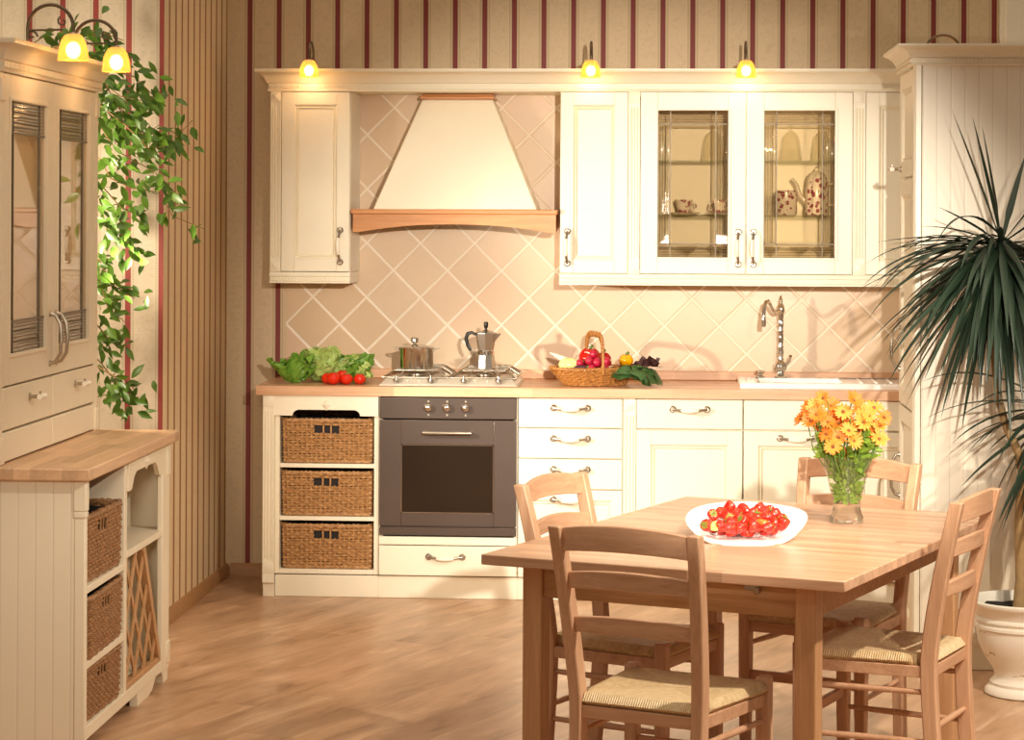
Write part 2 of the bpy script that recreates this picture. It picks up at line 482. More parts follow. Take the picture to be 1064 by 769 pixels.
# ------------------------------------------------------------------ room shell
YB = .58
def struct(name, g, mat, **k):
    o = g.build(name, mat, kind='structure', **k); return o
g = G(); g.box(-4.2, 3.6, -11.5, .75, -.08, 0); struct('floor', g, 'floor')
g = G(); g.box(-2.01, 3.6, YB, .72, 0, 3.3); struct('wall_back', g, 'paper')
g = G(); g.box(-2.13, -2.01, -.799, .72, 0, 3.3); struct('wall_return', g, 'paper_return')
g = G(); g.box(-4.2, -2.0102, -.8, -.68, 0, 3.3); struct('wall_left', g, 'paper_left')
g = G(); g.prism([(-.012, 0), (-.012, .035), (-.006, .055), (0, .06), (0, 0)], 'x', -1.99, -1.7)
o = struct('baseboard_back', g, 'skirting'); o.location = (0, YB, 0)
g = G(); g.prism([(.018, 0), (.018, .04), (.008, .058), (0, .06), (0, 0)], 'y', -.8, YB)
o = struct('baseboard_return', g, 'skirting'); o.location = (-2.01, 0, 0)
g = G(); g.box(1.50, 1.66, .53, YB - .0005, 0, 3.3); g.box(1.52, 1.64, .515, .53, 0, 3.3); struct('trim_1', g, 'cream', bevel=.004)
g = G(); g.box(-1.735, 1.48, .572, YB - .0005, .96, 2.3); tag(struct('trim_tiles', g, 'tiles'), 'beige diamond-laid wall tiles between worktop and wall cabinets', 'tiles')
# ------------------------------------------------------------------ joinery helpers
def front(yf): return lambda u, o, z: (u, yf - o, z)
def right_of(x): return lambda u, o, z: (x + o, u, z)
def left_of(x): return lambda u, o, z: (x - o, u, z)
def door(xf, u0, u1, z0, z1, parent, name='door', mat='cream', fw=.062, panel=True, gap=.0022, th=.02):
    u0 += gap; u1 -= gap; z0 += gap; z1 -= gap
    g = G(xf)
    if not panel:
        g.box(u0, u1, 0, th, z0, z1)
        return g.build(name, mat, parent, bevel=.003)
    g.box(u0, u0 + fw, 0, th, z0, z1); g.box(u1 - fw, u1, 0, th, z0, z1)
    g.box(u0 + fw, u1 - fw, 0, th, z0, z0 + fw); g.box(u0 + fw, u1 - fw, 0, th, z1 - fw, z1)
    a, b, c, d = u0 + fw, u1 - fw, z0 + fw, z1 - fw
    def ring(o0, i0, o1, i1):          # sloped moulding between two rectangles
        r0 = [(a + i0, o0, c + i0), (b - i0, o0, c + i0), (b - i0, o0, d - i0), (a + i0, o0, d - i0)]
        r1 = [(a + i1, o1, c + i1), (b - i1, o1, c + i1), (b - i1, o1, d - i1), (a + i1, o1, d - i1)]
        R = [[g.v(*p) for p in r] for r in (r0, r1)]
        for k in range(4):
            g.f([R[0][k], R[0][(k + 1) % 4], R[1][(k + 1) % 4], R[1][k]])
        return R[1]
    ring(th - .001, 0, th - .009, .008); ring(th - .009, .008, th - .004, .012); ring(th - .004, .012, th - .011, .018)
    g.f(ring(th - .011, .018, th - .010, .020))
    return g.build(name, mat, parent, bevel=.002, ang=25)
def handle(xf, u, z, parent, L=.17, vert=False, name='handle', d=.03):
    """bow handle: nickel feet, ivory porcelain grip"""
    def mp(a, o, b): return xf(u + (b if vert else a), o, z + (a if vert else b))
    g = G(lambda x, y, zz: mp(x, y, zz)); h = L / 2
    for s in (-1, 1):
        pr = [(0, 0), (.014, 0), (.015, .003), (.009, .006), (.007, .014), (.009, .02), (.0, .022)]
        ring = [[(s * (h - .012) + r * math.cos(2 * PI * k / 12), o, r * math.sin(2 * PI * k / 12)) for k in range(12)] for r, o in pr if r > 0]
        g.sweep(ring)
        g.tube([(s * (h - .012), .016, 0), (s * (h - .03), .024, -.001), (s * .034, d, -.004)], [.007, .0055, .0065], 10)
    g.mi = 1
    g.tube([(-.036, d, -.004), (-.03, d + .002, -.005), (0, d + .005, -.007), (.03, d + .002, -.005), (.036, d, -.004)], [.0065, .0085, .0095, .0085, .0065], 12)
    g.mi = 0
    g.ball(xf_mid(mp, d), .003, 8) if False else None
    return g.build(name, ['nickel', 'porcelain'], parent, ang=50)
def xf_mid(mp, d): return (0, d, 0)
def bow(xf, u, z, parent, L, d=.035, name='handle'):
    g = G(xf)
    pts = [(u, 0, z + L / 2), (u, d * .45, z + L / 2 - .004), (u, d * .9, z + L * .3), (u, d, z), (u, d * .9, z - L * .3), (u, d * .45, z - L / 2 + .004), (u, 0, z - L / 2)]
    g.tube(pts, [.007, .006, .006, .0075, .006, .006, .007], 10)
    for s in (-1, 1):
        g.tube([(u, 0, z + s * L / 2), (u, .004, z + s * L / 2)], .011, 12)
    return g.build(name, 'nickel', parent, ang=50)
def knob(xf, u, z, parent):
    g = G(xf)
    ring = [[(u + r * math.cos(2 * PI * k / 12), o, z + r * math.sin(2 * PI * k / 12)) for k in range(12)] for r, o in [(.013, 0), (.013, .004), (.006, .007), (.006, .026), (.010, .03), (.011, .037)]]
    g.sweep(ring); g.tube([(u - .004, .036, z + .008), (u - .004, .036, z + .018)], .004, 8)
    g.mi = 1; g.tube([(u - .012, .036, z), (u + .035, .04, z)], [.009, .010], 12)
    return g.build('handle', ['nickel', 'porcelain'], parent, ang=50)
def pilaster(xf, u0, u1, z0, z1, parent, th=.022, b=None, name='pilaster', mat='cream', flutes=3):
    g = G(xf); w = u1 - u0; b = b or w; g.box(u0, u1, 0, th - .004, z0, z1)
    for zc in (z0 + b / 2, z1 - b / 2):
        r = [(u0 + .001, th, zc - b / 2), (u1 - .001, th, zc - b / 2), (u1 - .001, th, zc + b / 2), (u0 + .001, th, zc + b / 2)]
        g.box(u0 + .001, u1 - .001, th - .004, th, zc - b / 2 + .001, zc + b / 2 - .001)
        R = [g.v(p[0] * .86 + (u0 + u1) / 2 * .14, th, p[2] * .86 + zc * .14) for p in r]; c = g.v((u0 + u1) / 2, th + .008, zc)
        for k in range(4):
            g.f([R[k], R[(k + 1) % 4], c])
    for i in range(flutes):
        uc = u0 + w * (i + 1) / (flutes + 1)
        g.tube([(uc, th - .004, z0 + b + .02), (uc, th - .004, z1 - b - .02)], w * .085, 8)
    g.box(u0 + .001, u0 + w * .12, th - .004, th, z0 + b, z1 - b); g.box(u1 - w * .12, u1 - .001, th - .004, th, z0 + b, z1 - b)
    return g.build(name, mat, parent, ang=30)
def shell(g, x0, x1, y0, y1, z0, z1, t=.018, bottom=True, top=True, back=True):
    g.box(x0, x0 + t, y0, y1, z0, z1); g.box(x1 - t, x1, y0, y1, z0, z1)
    if bottom: g.box(x0 + t, x1 - t, y0, y1, z0, z0 + t)
    if top: g.box(x0 + t, x1 - t, y0, y1, z1 - t, z1)
    if back: g.box(x0 + t, x1 - t, y1 - t * .5, y1, z0 + t, z1 - t)
def woven(path, zs, nst, r, hole=None, amp=None, rs=None, g=None):
    """path(t,h)->(x,y), t in 0..1 around a closed wall; strands weave in and out of nst stakes"""
    g = g or G(); amp = amp or r * .9; H = len(zs); n2 = nst * 2
    def nrm(t, h):
        a = Vector(path(t - .002, h)); b = Vector(path(t + .002, h)); d = (b - a).normalized(); return Vector((d.y, -d.x))
    for j, z in enumerate(zs):
        h = j / max(1, H - 1); run = []
        runs = []
        for k in range(n2 + 1):
            t = (k % n2) / n2
            if hole and hole(t, z):
                if len(run) > 1: runs.append(run)
                run = []; continue
            p = Vector(path(t, h)); s = 0 if k % 2 else (1 if ((k // 2 + j) % 2) else -1)
            p += nrm(t, h) * amp * s
            run.append((p.x, p.y, z + math.sin(t * 37 + j * 1.7) * r * .25))
        if len(run) > 1: runs.append(run)
        for q in runs:
            g.tube(q, r * (1 + .12 * math.sin(j * 2.3)), 5, True, 1.15, (0, 0, 1))
    rs = rs or r * .85
    for k in range(nst):
        t = k / nst
        if hole and hole(t, zs[-4]):
            zl = [z for z in zs if not hole(t, z)]; zh = [z for z in zs if hole(t, z)]
            g.tube([(*path(t, 0), zs[0] - r), (*path(t, .8), zh[0] - .004)], rs, 5, True)
        else:
            g.tube([(*path(t, h), z) for h, z in ((0, zs[0] - r), (.5, (zs[0] + zs[-1]) / 2), (1, zs[-1] + r))], rs, 5, True)
    return g
def plait(path, h, z, g, r, n=90, turns=34):
    for ph in (0, PI):
        pts = []
        for k in range(n):
            t = k / n; p = path(t, h); a = ph + t * 2 * PI * turns
            q = path(t + .003, h); d = (Vector(q) - Vector(p)).normalized(); nn = Vector((d.y, -d.x)) * math.cos(a) * r * .8
            pts.append((p[0] + nn.x, p[1] + nn.y, z + math.sin(a) * r * .8))
        g.tube(pts, r, 6, False, 1, (0, 0, 1), True)
def rrect(w, d, rad=.03, dw=0, dd=0):
    def path(t, h):
        a, b = w / 2 + dw * h, d / 2 + dd * h; per = 4 * (a + b); s = (t % 1) * per
        if s < 2 * a: x, y = -a + s, -b
        elif s < 2 * a + 2 * b: x, y = a, -b + (s - 2 * a)
        elif s < 4 * a + 2 * b: x, y = a - (s - 2 * a - 2 * b), b
        else: x, y = -a, b - (s - 4 * a - 2 * b)
        cx = max(-a + rad, min(a - rad, x)); cy = max(-b + rad, min(b - rad, y)); dx, dy = x - cx, y - cy
        l = math.hypot(dx, dy)
        if abs(dx) > 1e-9 and abs(dy) > 1e-9 and l > rad:
            x, y = cx + dx / l * rad, cy + dy / l * rad
        return (x, y)
    return path
def basket(name, w, d, h, mat, loc, label, group, rz=0):
    """storage basket; front faces -y; local origin at its base"""
    t = thing(name, (0, 0, 0), label, 'basket', group)
    p = rrect(w - .012, d - .012, .02, .004, .004)
    nst = int(round(2 * (w + d) / .021)); nr = int((h - .03) / .0098)
    zs = [.012 + i * (h - .026) / (nr - 1) for i in range(nr)]
    hw = .049; tx = (w / 2 - .006); per = 2 * (w + d - .024)
    def hole(tt, z):
        x, y = p(tt, .8); return y < -d / 2 + .03 and abs(x) < hw and h - .06 < z < h - .03
    g = woven(p, zs, nst, .0046, hole, .0066, .0046)
    for s in (-1, 1):
        g.tube([(s * .0165, -d / 2 + .004, h - .064), (s * .0165, -d / 2 + .003, h - .026)], .004, 6)
    g.build('weave', mat, t, ang=60)
    g = G(); plait(p, 1, h - .008, g, .0065); plait(p, 0, .007, g, .0055); g.build('rim', mat, t, ang=60)
    g = G(); i = .014
    shell(g, -w / 2 + i, w / 2 - i, -d / 2 + i, d / 2 - i, .006, h - .02, .003, True, False, False)
    g.box(-w / 2 + i, w / 2 - i, d / 2 - i - .003, d / 2 - i, .006, h - .02); g.box(-w / 2 + i, w / 2 - i, -d / 2 + i, -d / 2 + i + .003, .006, h - .02)
    g.build('shade_box', 'dark', t)  # added dark box stands in for the shade seen through the openings
    t.location = loc; t.rotation_euler = (0, 0, rz)
    return t
def plinth(x0, x1, parent):
    g = G(); g.box(x0, x1, .025, .045, .0005, .095); return g.build('plinth', 'cream', parent, bevel=.002)
YD = .0          # plane of the base-cabinet fronts
F0 = front(.02)  # door backs sit on y=.02, faces at y=0
# --- open basket cabinet
t = thing('basket_cabinet', (-1.49, .3, 0), 'cream open base cabinet with three wicker baskets, left end of the kitchen run', 'cabinet')
g = G(); shell(g, -1.69, -1.236, .022, .56, .10, .879, .02, True, True)
g.box(-1.67, -1.256, .024, .54, .562, .58); g.box(-1.67, -1.256, .024, .54, .332, .35); g.build('body', 'cream', t, bevel=.0015)
g = G(front(.022))
pts = [(-1.69, .879), (-1.69, .79), (-1.612, .79)]
pts += [(-1.612 + .03 * (1 - math.cos(a)), .79 + .026 * math.sin(a)) for a in [PI / 2 * k / 6 for k in range(1, 7)]]
pts += [(-1.345 + .03 * math.sin(a), .79 + .026 * math.cos(a)) for a in [PI / 2 * k / 6 for k in range(0, 6)]]
pts += [(-1.315, .79), (-1.236, .79), (-1.236, .879)]
g.xf = lambda x, o, z: (x, .022 - o, z); g.prism(pts, 'y', 0, .02)
g.box(-1.6, -1.51, .02, .022, .842, .846); g.box(-1.6, -1.51, .02, .022, .832, .836); g.box(-1.42, -1.33, .02, .022, .842, .846); g.box(-1.42, -1.33, .02, .022, .832, .836)
R = [g.v(-1.464 + a, .02, .838 + b) for a, b in ((-.022, 0), (0, -.026), (.022, 0), (0, .026))]; c = g.v(-1.464, .034, .838)
for k in range(4): g.f([R[k], R[(k + 1) % 4], c])
g.build('valance', 'cream', t, ang=25)
pilaster(F0, -1.741, -1.69, .105, .879, t, .022)
g = G(); g.prism([(.0, .105), (-.002, .062), (.012, .055), (.018, .03), (.02, .0005), (.06, .0005), (.06, .105)], 'x', -1.741, -1.69); g.build('foot', 'cream', t, bevel=.002)
g = G(); g.box(-1.741, -1.69, .021, .56, .0, .879); g.build('end_panel', 'cream', t)
plinth(-1.69, -1.236, t)
names = ['topmost', 'middle', 'bottom']
b0 = None
for nm, z in zip(names, (.581, .351, .121)):
    lab = {'topmost': 'honey wicker basket on the top shelf of the open kitchen base cabinet, under the vegetables',
           'middle': 'honey wicker basket on the middle shelf of the open kitchen base cabinet',
           'bottom': 'honey wicker basket on the bottom shelf of the open kitchen base cabinet, nearest the floor'}[nm]
    if b0 is None:
        b0 = basket('wicker_basket', .392, .40, .195, 'wicker', (-1.464, .235, z), lab, 'wicker baskets in the kitchen cabinet')
    else:
        dup(b0, (-1.464 + rnd.uniform(-.003, .003), .237, z), (0, 0, rnd.uniform(-.01, .01)), lab)
# --- oven housing + oven
t = thing('oven_cabinet', (-.93, .3, 0), 'cream base cabinet around the built-in oven with a drawer under it', 'cabinet')
g = G(); shell(g, -1.234, -.63, .022, .56, .10, .879, .018, True, False); g.box(-1.216, -.648, .024, .54, .245, .265); g.build('body', 'cream', t)
g = G(); g.box(-1.232, -.632, .002, .022, .235, .27); g.build('filler_rail', 'cream', t, bevel=.002)
d = door(F0, -1.234, -.63, .10, .233, t, 'drawer', panel=False); handle(front(0), -.94, .185, d)
plinth(-1.236, -.63, t)
t = thing('built_in_oven', (-.93, .3, .27), 'dark grey built-in oven with a glass window beneath the hob', 'oven')
g = G(); g.box(-1.212, -.652, .03, .5, .272, .87); g.build('casing', 'dark', t)
g = G(); g.box(-1.229, -.635, -.002, .0215, .781, .876); g.build('control_panel', 'oven', t, bevel=.004)
for k, x in enumerate((-1.017, -.936, -.855)):
    g = G(front(-.002)); ring = [[(x + r * math.cos(2 * PI * i / 20), o, .832 + r * math.sin(2 * PI * i / 20)) for i in range(20)] for r, o in [(.017, 0), (.018, .004), (.015, .007), (.0175, .013), (.018, .02), (.014, .026), (.004, .029)]]
    g.sweep(ring); g.build('control_knob', 'chrome', t, ang=50)
    for dz in (-.033, .026):
        g = G(front(-.002)); g.sweep([[(x + r * math.cos(2 * PI * i / 10), o, .832 + dz + r * math.sin(2 * PI * i / 10)) for i in range(10)] for r, o in [(.005, 0), (.005, .002)]])
        g.build('indicator', 'nickel', t)
d = None
g = G(); w0, w1, v0, v1 = -1.135, -.732, .374, .671
g.box(-1.229, w0, -.004, .0215, .318, .777); g.box(w1, -.635, -.004, .0215, .318, .777); g.box(w0, w1, -.004, .0215, .318, v0); g.box(w0, w1, -.004, .0215, v1, .777)
d = g.build('oven_door', 'oven', t, bevel=.0015)
g = G(); g.box(w0, w1, -.0035, .004, v0, v1); g.build('window', 'ovenglass', d)
g = G(); e = .004
g.box(w0, w1, -.0055, -.003, v0, v0 + e); g.box(w0, w1, -.0055, -.003, v1 - e, v1); g.box(w0, w0 + e, -.0055, -.003, v0, v1); g.box(w1 - e, w1, -.0055, -.003, v0, v1)
g.build('window_trim', 'chrome', d)
g = G(front(-.004)); L = .1
g.tube([(-.933 - L, 0, .724), (-.933 - L, .03, .724)], .007, 10); g.tube([(-.933 + L, 0, .724), (-.933 + L, .03, .724)], .007, 10)
g.tube([(-.933 - L - .006, .032, .724), (-.933 - L + .02, .034, .724), (-.933, .036, .724), (-.933 + L - .02, .034, .724), (-.933 + L + .006, .032, .724)], [.008, .0085, .0075, .0085, .008], 12)
g.build('handle', 'nickel', d, ang=50)
g = G(); g.box(-1.229, -.635, -.001, .0215, .277, .312); g.box(-1.225, -.64, .003, .0215, .312, .318); g.build('vent_strip', 'oven', t, bevel=.002)
# --- drawer cabinet
t = thing('drawer_cabinet', (-.4, .3, 0), 'cream base cabinet with four drawers to the right of the oven', 'cabinet')
g = G(); g.box(-.628, -.176, .021, .56, .10, .879); g.build('body', 'cream', t)
zz = [.879, .747, .615, .482, .10]
for i in range(4):
    d = door(F0, -.628, -.176, zz[i + 1], zz[i], t, 'drawer', panel=(i == 3), fw=.045); handle(front(0), -.401, (zz[i] + zz[i + 1]) / 2 + .022 if i < 3 else .44, d)
plinth(-.63, -.176, t)
# --- door cabinet + sink cabinet
t = thing('door_cabinet', (.1, .3, 0), 'cream base cabinet with one drawer above a panelled door, behind the strawberry platter', 'cabinet')
g = G(); g.box(-.176, .339, .021, .56, .10, .879); g.build('body', 'cream', t)
pilaster(F0, -.174, -.12, .105, .879, t, .022)
d = door(F0, -.119, .339, .747, .879, t, 'drawer', panel=False); handle(front(0), .112, .834, d)
door(F0, -.119, .339, .10, .744, t)
plinth(-.176, .339, t)
t = thing('sink_cabinet', (.8, .3, 0), 'cream base cabinet under the white sink, behind the vase of daisies', 'cabinet')
g = G(); g.box(.342, 1.46, .021, .56, .10, .879); g.build('body', 'cream', t)
door(F0, .342, .80, .747, .879, t, 'drawer_front', panel=False)
d = door(F0, .342, .80, .10, .744, t); handle(front(0), .571, .714, d)
pilaster(F0, .802, .856, .105, .879, t, .022)
door(F0, .858, 1.46, .747, .879, t, 'drawer_front', panel=False); door(F0, .858, 1.46, .10, .744, t)
plinth(.342, 1.46, t)
# --- worktop with sink cut-out
t = thing('kitchen_worktop', (-.1, .28, .88), 'long beech worktop running over all the kitchen base cabinets', 'worktop')
sx0, sx1, sy0, sy1 = .36, 1.30, .12, .44
g = G()
g.box(-1.768, 1.48, -.02, sy0, .88, .92); g.box(-1.768, sx0, sy0, sy1, .88, .92); g.box(sx1, 1.48, sy0, sy1, .88, .92); g.box(-1.768, 1.48, sy1, .571, .88, .92)
g.build('top', 'beech', t)
g = G(); g.box(-1.735, 1.48, .552, .5715, .9205, .962); g.build('upstand', 'beech', t, bevel=.004)
# --- hob
t = thing('gas_hob', (-.93, .27, .92), 'steel gas hob with pot supports on the worktop above the oven', 'hob')
hx0, hx1, hy0, hy1 = -1.238, -.632, .035, .52
g = G()
g.hexa([(hx0, hy0, .9205), (hx1, hy0, .9205), (hx1, hy1, .9205), (hx0, hy1, .9205)], [(hx0, hy0, .926), (hx1, hy0, .926), (hx1, hy1, .926), (hx0, hy1, .926)])
g.hexa([(hx0 + .004, hy0 + .002, .926), (hx1 - .004, hy0 + .002, .926), (hx1 - .004, hy1, .926), (hx0 + .004, hy1, .926)], [(hx0 + .03, hy0 + .045, .955), (hx1 - .03, hy0 + .045, .955), (hx1 - .03, hy1 - .02, .945), (hx0 + .03, hy1 - .02, .945)])
g.build('plate', 'pewter', t, bevel=.003)
for x in (-1.163, -1.012, -.868, -.717):
    g = G(); c = (x, hy0 + .018, .939)
    g.lathe([(0, .022), (.008, .021), (.0135, .016), (.013, .008), (.009, .004), (.012, 0)], (0, 0, 0), 18)
    for v in g.b.verts: v.co = Vector(c) + Matrix.Rotation(math.radians(58), 3, 'X') @ v.co
    g.tube([(c[0], c[1] - .02, c[2] + .004), (c[0], c[1] - .016, c[2] + .026)], [.005, .006], 8)
    g.build('control_knob', 'chrome', t, ang=50)
for x in (-1.115, -1.063, -.818, -.766):
    g = G(); g.ball((x, hy0 + .02, .942), .004, 8); g.build('igniter_button', 'porcelain', t)
for x in (-1.085, -.785):
    for y in (.17, .38):
        g = G(); g.lathe([(.055, 0), (.055, .006), (.04, .010), (.04, .018), (.03, .022), (0, .022)], (x, y, .95), 24); g.build('burner', 'nickel', t, ang=40)
for s, x in ((0, -1.085), (1, -.785)):
    g = G(); a, b, y0, y1, zt, zb = .095, .143, .075, .49, .985, .945
    rr = .0042
    fr = [(x - a, y0 + .03, zt), (x + a, y0 + .03, zt), (x + a, y1 - .02, zt), (x - a, y1 - .02, zt)]
    g.tube(fr, rr, 8, False, 1, None, True)
    g.tube([(x - b, y0, zb + .01), (x + b, y0, zb + .01), (x + b, y1, zb + .01), (x - b, y1, zb + .01)], rr, 8, False, 1, None, True)
    for k in range(7):
        y = y0 + .03 + (y1 - y0 - .05) * k / 6
        for q in (-1, 1):
            g.tube([(x + q * b, y0 + (y1 - y0) * k / 6, zb + .01), (x + q * a, y, zt)], rr * .8, 6)
        if k in (1, 2, 4, 5): g.tube([(x - a, y, zt), (x + a, y, zt)], rr * .9, 6)
    for q in (-.5, 0, .5):
        g.tube([(x + q * a, y0 + .03, zt), (x + q * a, y1 - .02, zt)], rr * .9, 6)
        g.tube([(x + q * b, y0, zb + .01), (x + q * a, y0 + .03, zt)], rr * .8, 6)
    g.build('pan_support', 'nickel', t, ang=60)
# --- saucepan
px, py, pz = -1.088, .17, .989
t = thing('saucepan', (px, py, pz), 'shiny steel saucepan with a lid on the left of the hob', 'pot')
g = G(); g.lathe([(0, 0), (.070, 0), (.074, .004), (.074, .088), (.076, .092), (.073, .092), (.071, .088), (.071, .008), (0, .008)], (px, py, pz), 40); g.build('body', 'chrome', t, ang=40)
g = G(); g.lathe([(.079, .091), (.079, .094), (.06, .100), (.03, .106), (0, .108)], (px, py, pz), 40); g.build('lid', 'chrome', t, ang=40)
g = G(); g.lathe([(.009, .107), (.007, .112), (.016, .117), (.017, .13), (.013, .136), (0, .137)], (px - .008, py, pz), 20); g.build('lid_knob', 'nickel', t, ang=40)
for s in (-1, 1):
    g = G(); g.tube([(px + s * .072, py - .028, pz + .082), (px + s * .094, py - .022, pz + .088), (px + s * .099, py, pz + .089), (px + s * .094, py + .022, pz + .088), (px + s * .072, py + .028, pz + .082)], .005, 8, True, .6); g.build('handle', 'chrome', t)
# --- moka pot
mx, my, mz = -.782, .17, .989
t = thing('moka_pot', (mx, my, mz), 'aluminium stove-top coffee pot with black handle on the right of the hob', 'coffee pot')
def octa(prof, g, n=8):
    g.lathe(prof, (mx, my, mz), n)
g = G(); octa([(0, 0), (.041, 0), (.043, .004), (.037, .062), (0, .062)], g); g.build('boiler', 'alu', t, ang=20)
g = G(); g.lathe([(.036, .061), (.038, .063), (.038, .08), (.035, .083), (0, .083)], (mx, my, mz), 32); g.build('collar', 'chrome', t, ang=40)
g = G(); octa([(0, .082), (.034, .082), (.047, .152), (.0475, .156), (0, .156)], g)
g.hexa([(mx + .034, my - .014, mz + .12), (mx + .04, my - .014, mz + .12), (mx + .04, my + .014, mz + .12), (mx + .034, my + .014, mz + .12)], [(mx + .036, my - .02, mz + .155), (mx + .068, my - .005, mz + .157), (mx + .068, my + .005, mz + .157), (mx + .036, my + .02, mz + .155)])
g.build('upper_chamber', 'alu', t, ang=20)
g = G(); octa([(.048, .156), (.047, .160), (.012, .172), (0, .173)], g); g.build('lid', 'alu', t, ang=20)
g = G(); g.lathe([(.006, .172), (.005, .178), (.009, .184), (.0105, .202), (.008, .207), (0, .208)], (mx, my, mz), 14); g.build('lid_knob', 'black', t)
g = G(); g.tube([(mx - .043, my, mz + .15), (mx - .062, my, mz + .16), (mx - .08, my, mz + .155), (mx - .087, my, mz + .135), (mx - .08, my, mz + .105), (mx - .066, my, mz + .08)], [.007, .009, .011, .011, .0105, .009], 10, True, .8); g.build('handle', 'black', t)
# --- sink and tap
t = thing('kitchen_sink', (.83, .28, .92), 'white ceramic inset sink with draining board at the right end of the worktop', 'sink')
g = G(); a0, a1, b0_, b1 = .33, 1.34, .085, .5
def rimring(i, z): return [(a0 + i, b0_ + i, z), (a1 - i, b0_ + i, z), (a1 - i, b1 - i, z), (a0 + i, b1 - i, z)]
g.sweep([rimring(.0, .9205), rimring(0, .938), rimring(.006, .943), rimring(.03, .943)], True, False)
R0 = rimring(.03, .943)
g.box(a0 + .03, .42, b0_ + .03, b1 - .03, .925, .943); g.box(.78, a1 - .03, b0_ + .03, b1 - .03, .925, .940)
g.box(.42, .78, b0_ + .03, .15, .925, .943); g.box(.42, .78, .42, b1 - .03, .925, .943); g.box(.42, .78, .15, .42, .884, .890)
g.box(.415, .42, .15, .42, .884, .93); g.box(.78, .785, .15, .42, .884, .93); g.box(.415, .785, .145, .15, .884, .93); g.box(.415, .785, .42, .425, .884, .93)
for k in range(6):
    g.tube([(.86 + .065 * k, .17, .941), (.86 + .065 * k, .42, .941)], .006, 6)
g.build('basin', 'white', t, bevel=.003)
g = G(); g.lathe([(.022, 0), (.022, .006), (.012, .010), (.012, .016), (.02, .02), (.021, .03), (.012, .034), (0, .034)], (.43, .455, .9435), 16); g.build('waste_knob', 'chrome', t)
fx, fy = .522, .455
t = thing('kitchen_tap', (fx, fy, .943), 'tall ornate chrome tap with swan-neck spout at the sink', 'tap')
g = G(); g.lathe([(.028, 0), (.028, .006), (.02, .01), (.017, .02), (.016, .03)], (fx, fy, .9435), 24); g.build('base', 'chrome', t)
g = G(); g.ball((fx, fy, .9435 + .05), .029, 20); g.build('valve_body', 'chrome', t)
prof = [(r_ * .82, z_) for r_, z_ in [(.015, .075), (.018, .082), (.013, .09), (.016, .10), (.018, .115), (.014, .13), (.017, .137), (.0125, .145), (.015, .165), (.0165, .185), (.013, .20), (.017, .207), (.0125, .215), (.0155, .235), (.0165, .25), (.013, .262), (.017, .27), (.014, .278), (.02, .288), (.022, .305), (.018, .322), (.011, .33), (.008, .336), (.011, .343), (.009, .351), (.0045, .356), (.006, .363), (.0, .37)]]
g = G(); g.lathe(prof, (fx, fy, .9435), 20); g.build('column', 'chrome', t, ang=60)
g = G(); dx, dy = -.085, -.19
sp = [(0, .302), (.16, .296), (.32, .294), (.48, .306), (.62, .33), (.76, .348), (.88, .344), (.97, .32), (1.0, .285), (1.0, .262)]
g.tube([(fx + dx * s, fy + dy * s, .9435 + z) for s, z in sp], [.011, .009, .008, .008, .008, .008, .008, .008, .009, .011], 12)
g.tube([(fx + dx, fy + dy, .9435 + .266), (fx + dx, fy + dy, .9435 + .236)], [.0115, .0105], 12); g.build('spout', 'chrome', t, ang=50)
g = G(); g.tube([(fx, fy, .9935), (fx + .02, fy - .025, 1.0), (fx + .035, fy - .055, 1.02), (fx + .04, fy - .07, 1.045)], [.008, .006, .006, .008], 10); g.build('lever', 'chrome', t)
# ------------------------------------------------------------------ wall cabinets
YU = .245
FU = front(YU)
CT, CB = 2.212, 1.41
t = thing('wall_cabinet', (-1.56, .4, 1.41), 'cream narrow wall cabinet to the left of the cooker hood', 'wall cabinet')
g = G(); g.box(-1.703, -1.394, YU + .001, .5715, CB, CT); g.build('body', 'cream', t, bevel=.0015)
g = G(); g.box(-1.751, -1.703, YU + .001, .5795, CB, CT); g.build('end_panel', 'cream', t)
pilaster(FU, -1.751, -1.703, CB, CT, t)
d = door(FU, -1.703, -1.394, CB, CT, t, fw=.058); handle(front(YU - .02), -1.437, 1.525, d, .165, True)
def rail(x0, x1, t, ret=True):
    g = G()
    pr = [(.232, 1.409), (.222, 1.409), (.214, 1.398), (.214, 1.392), (.220, 1.388), (.220, 1.370), (.214, 1.366), (.214, 1.360), (.50 if ret else .26, 1.360), (.50 if ret else .26, 1.409)]
    g.prism(pr, 'x', x0, x1)
    n = int((x1 - x0) / .0135)
    for k in range(n):
        x = x0 + (k + .2) * (x1 - x0) / n
        g.box(x, x + .008, .2135, .2205, 1.371, 1.387)
    return g.build('light_rail', 'cream', t)
rail(-1.751, -1.392, t)
t = thing('tall_wall_cabinet', (-.31, .4, 1.41), 'cream wall cabinet with one panelled door between the hood and the glass-door cabinet', 'wall cabinet')
g = G(); g.box(-.462, -.161, YU + .001, .5715, CB, CT); g.build('body', 'cream', t)
d = door(FU, -.462, -.161, CB, CT, t, fw=.058); handle(front(YU - .02), -.428, 1.525, d, .165, True)
t = thing('glass_door_cabinet', (.355, .4, 1.41), 'cream wall cabinet with two leaded glass doors showing china on glass shelves', 'wall cabinet')
g = G(); shell(g, -.161, .822, YU + .001, .5715, CB, CT, .018); g.box(.349, .363, YU + .001, .26, CB + .018, CT - .018); g.build('body', 'cream', t)
pilaster(FU, -.160, -.110, CB, CT, t)
for x in (-.160, ):
    pass
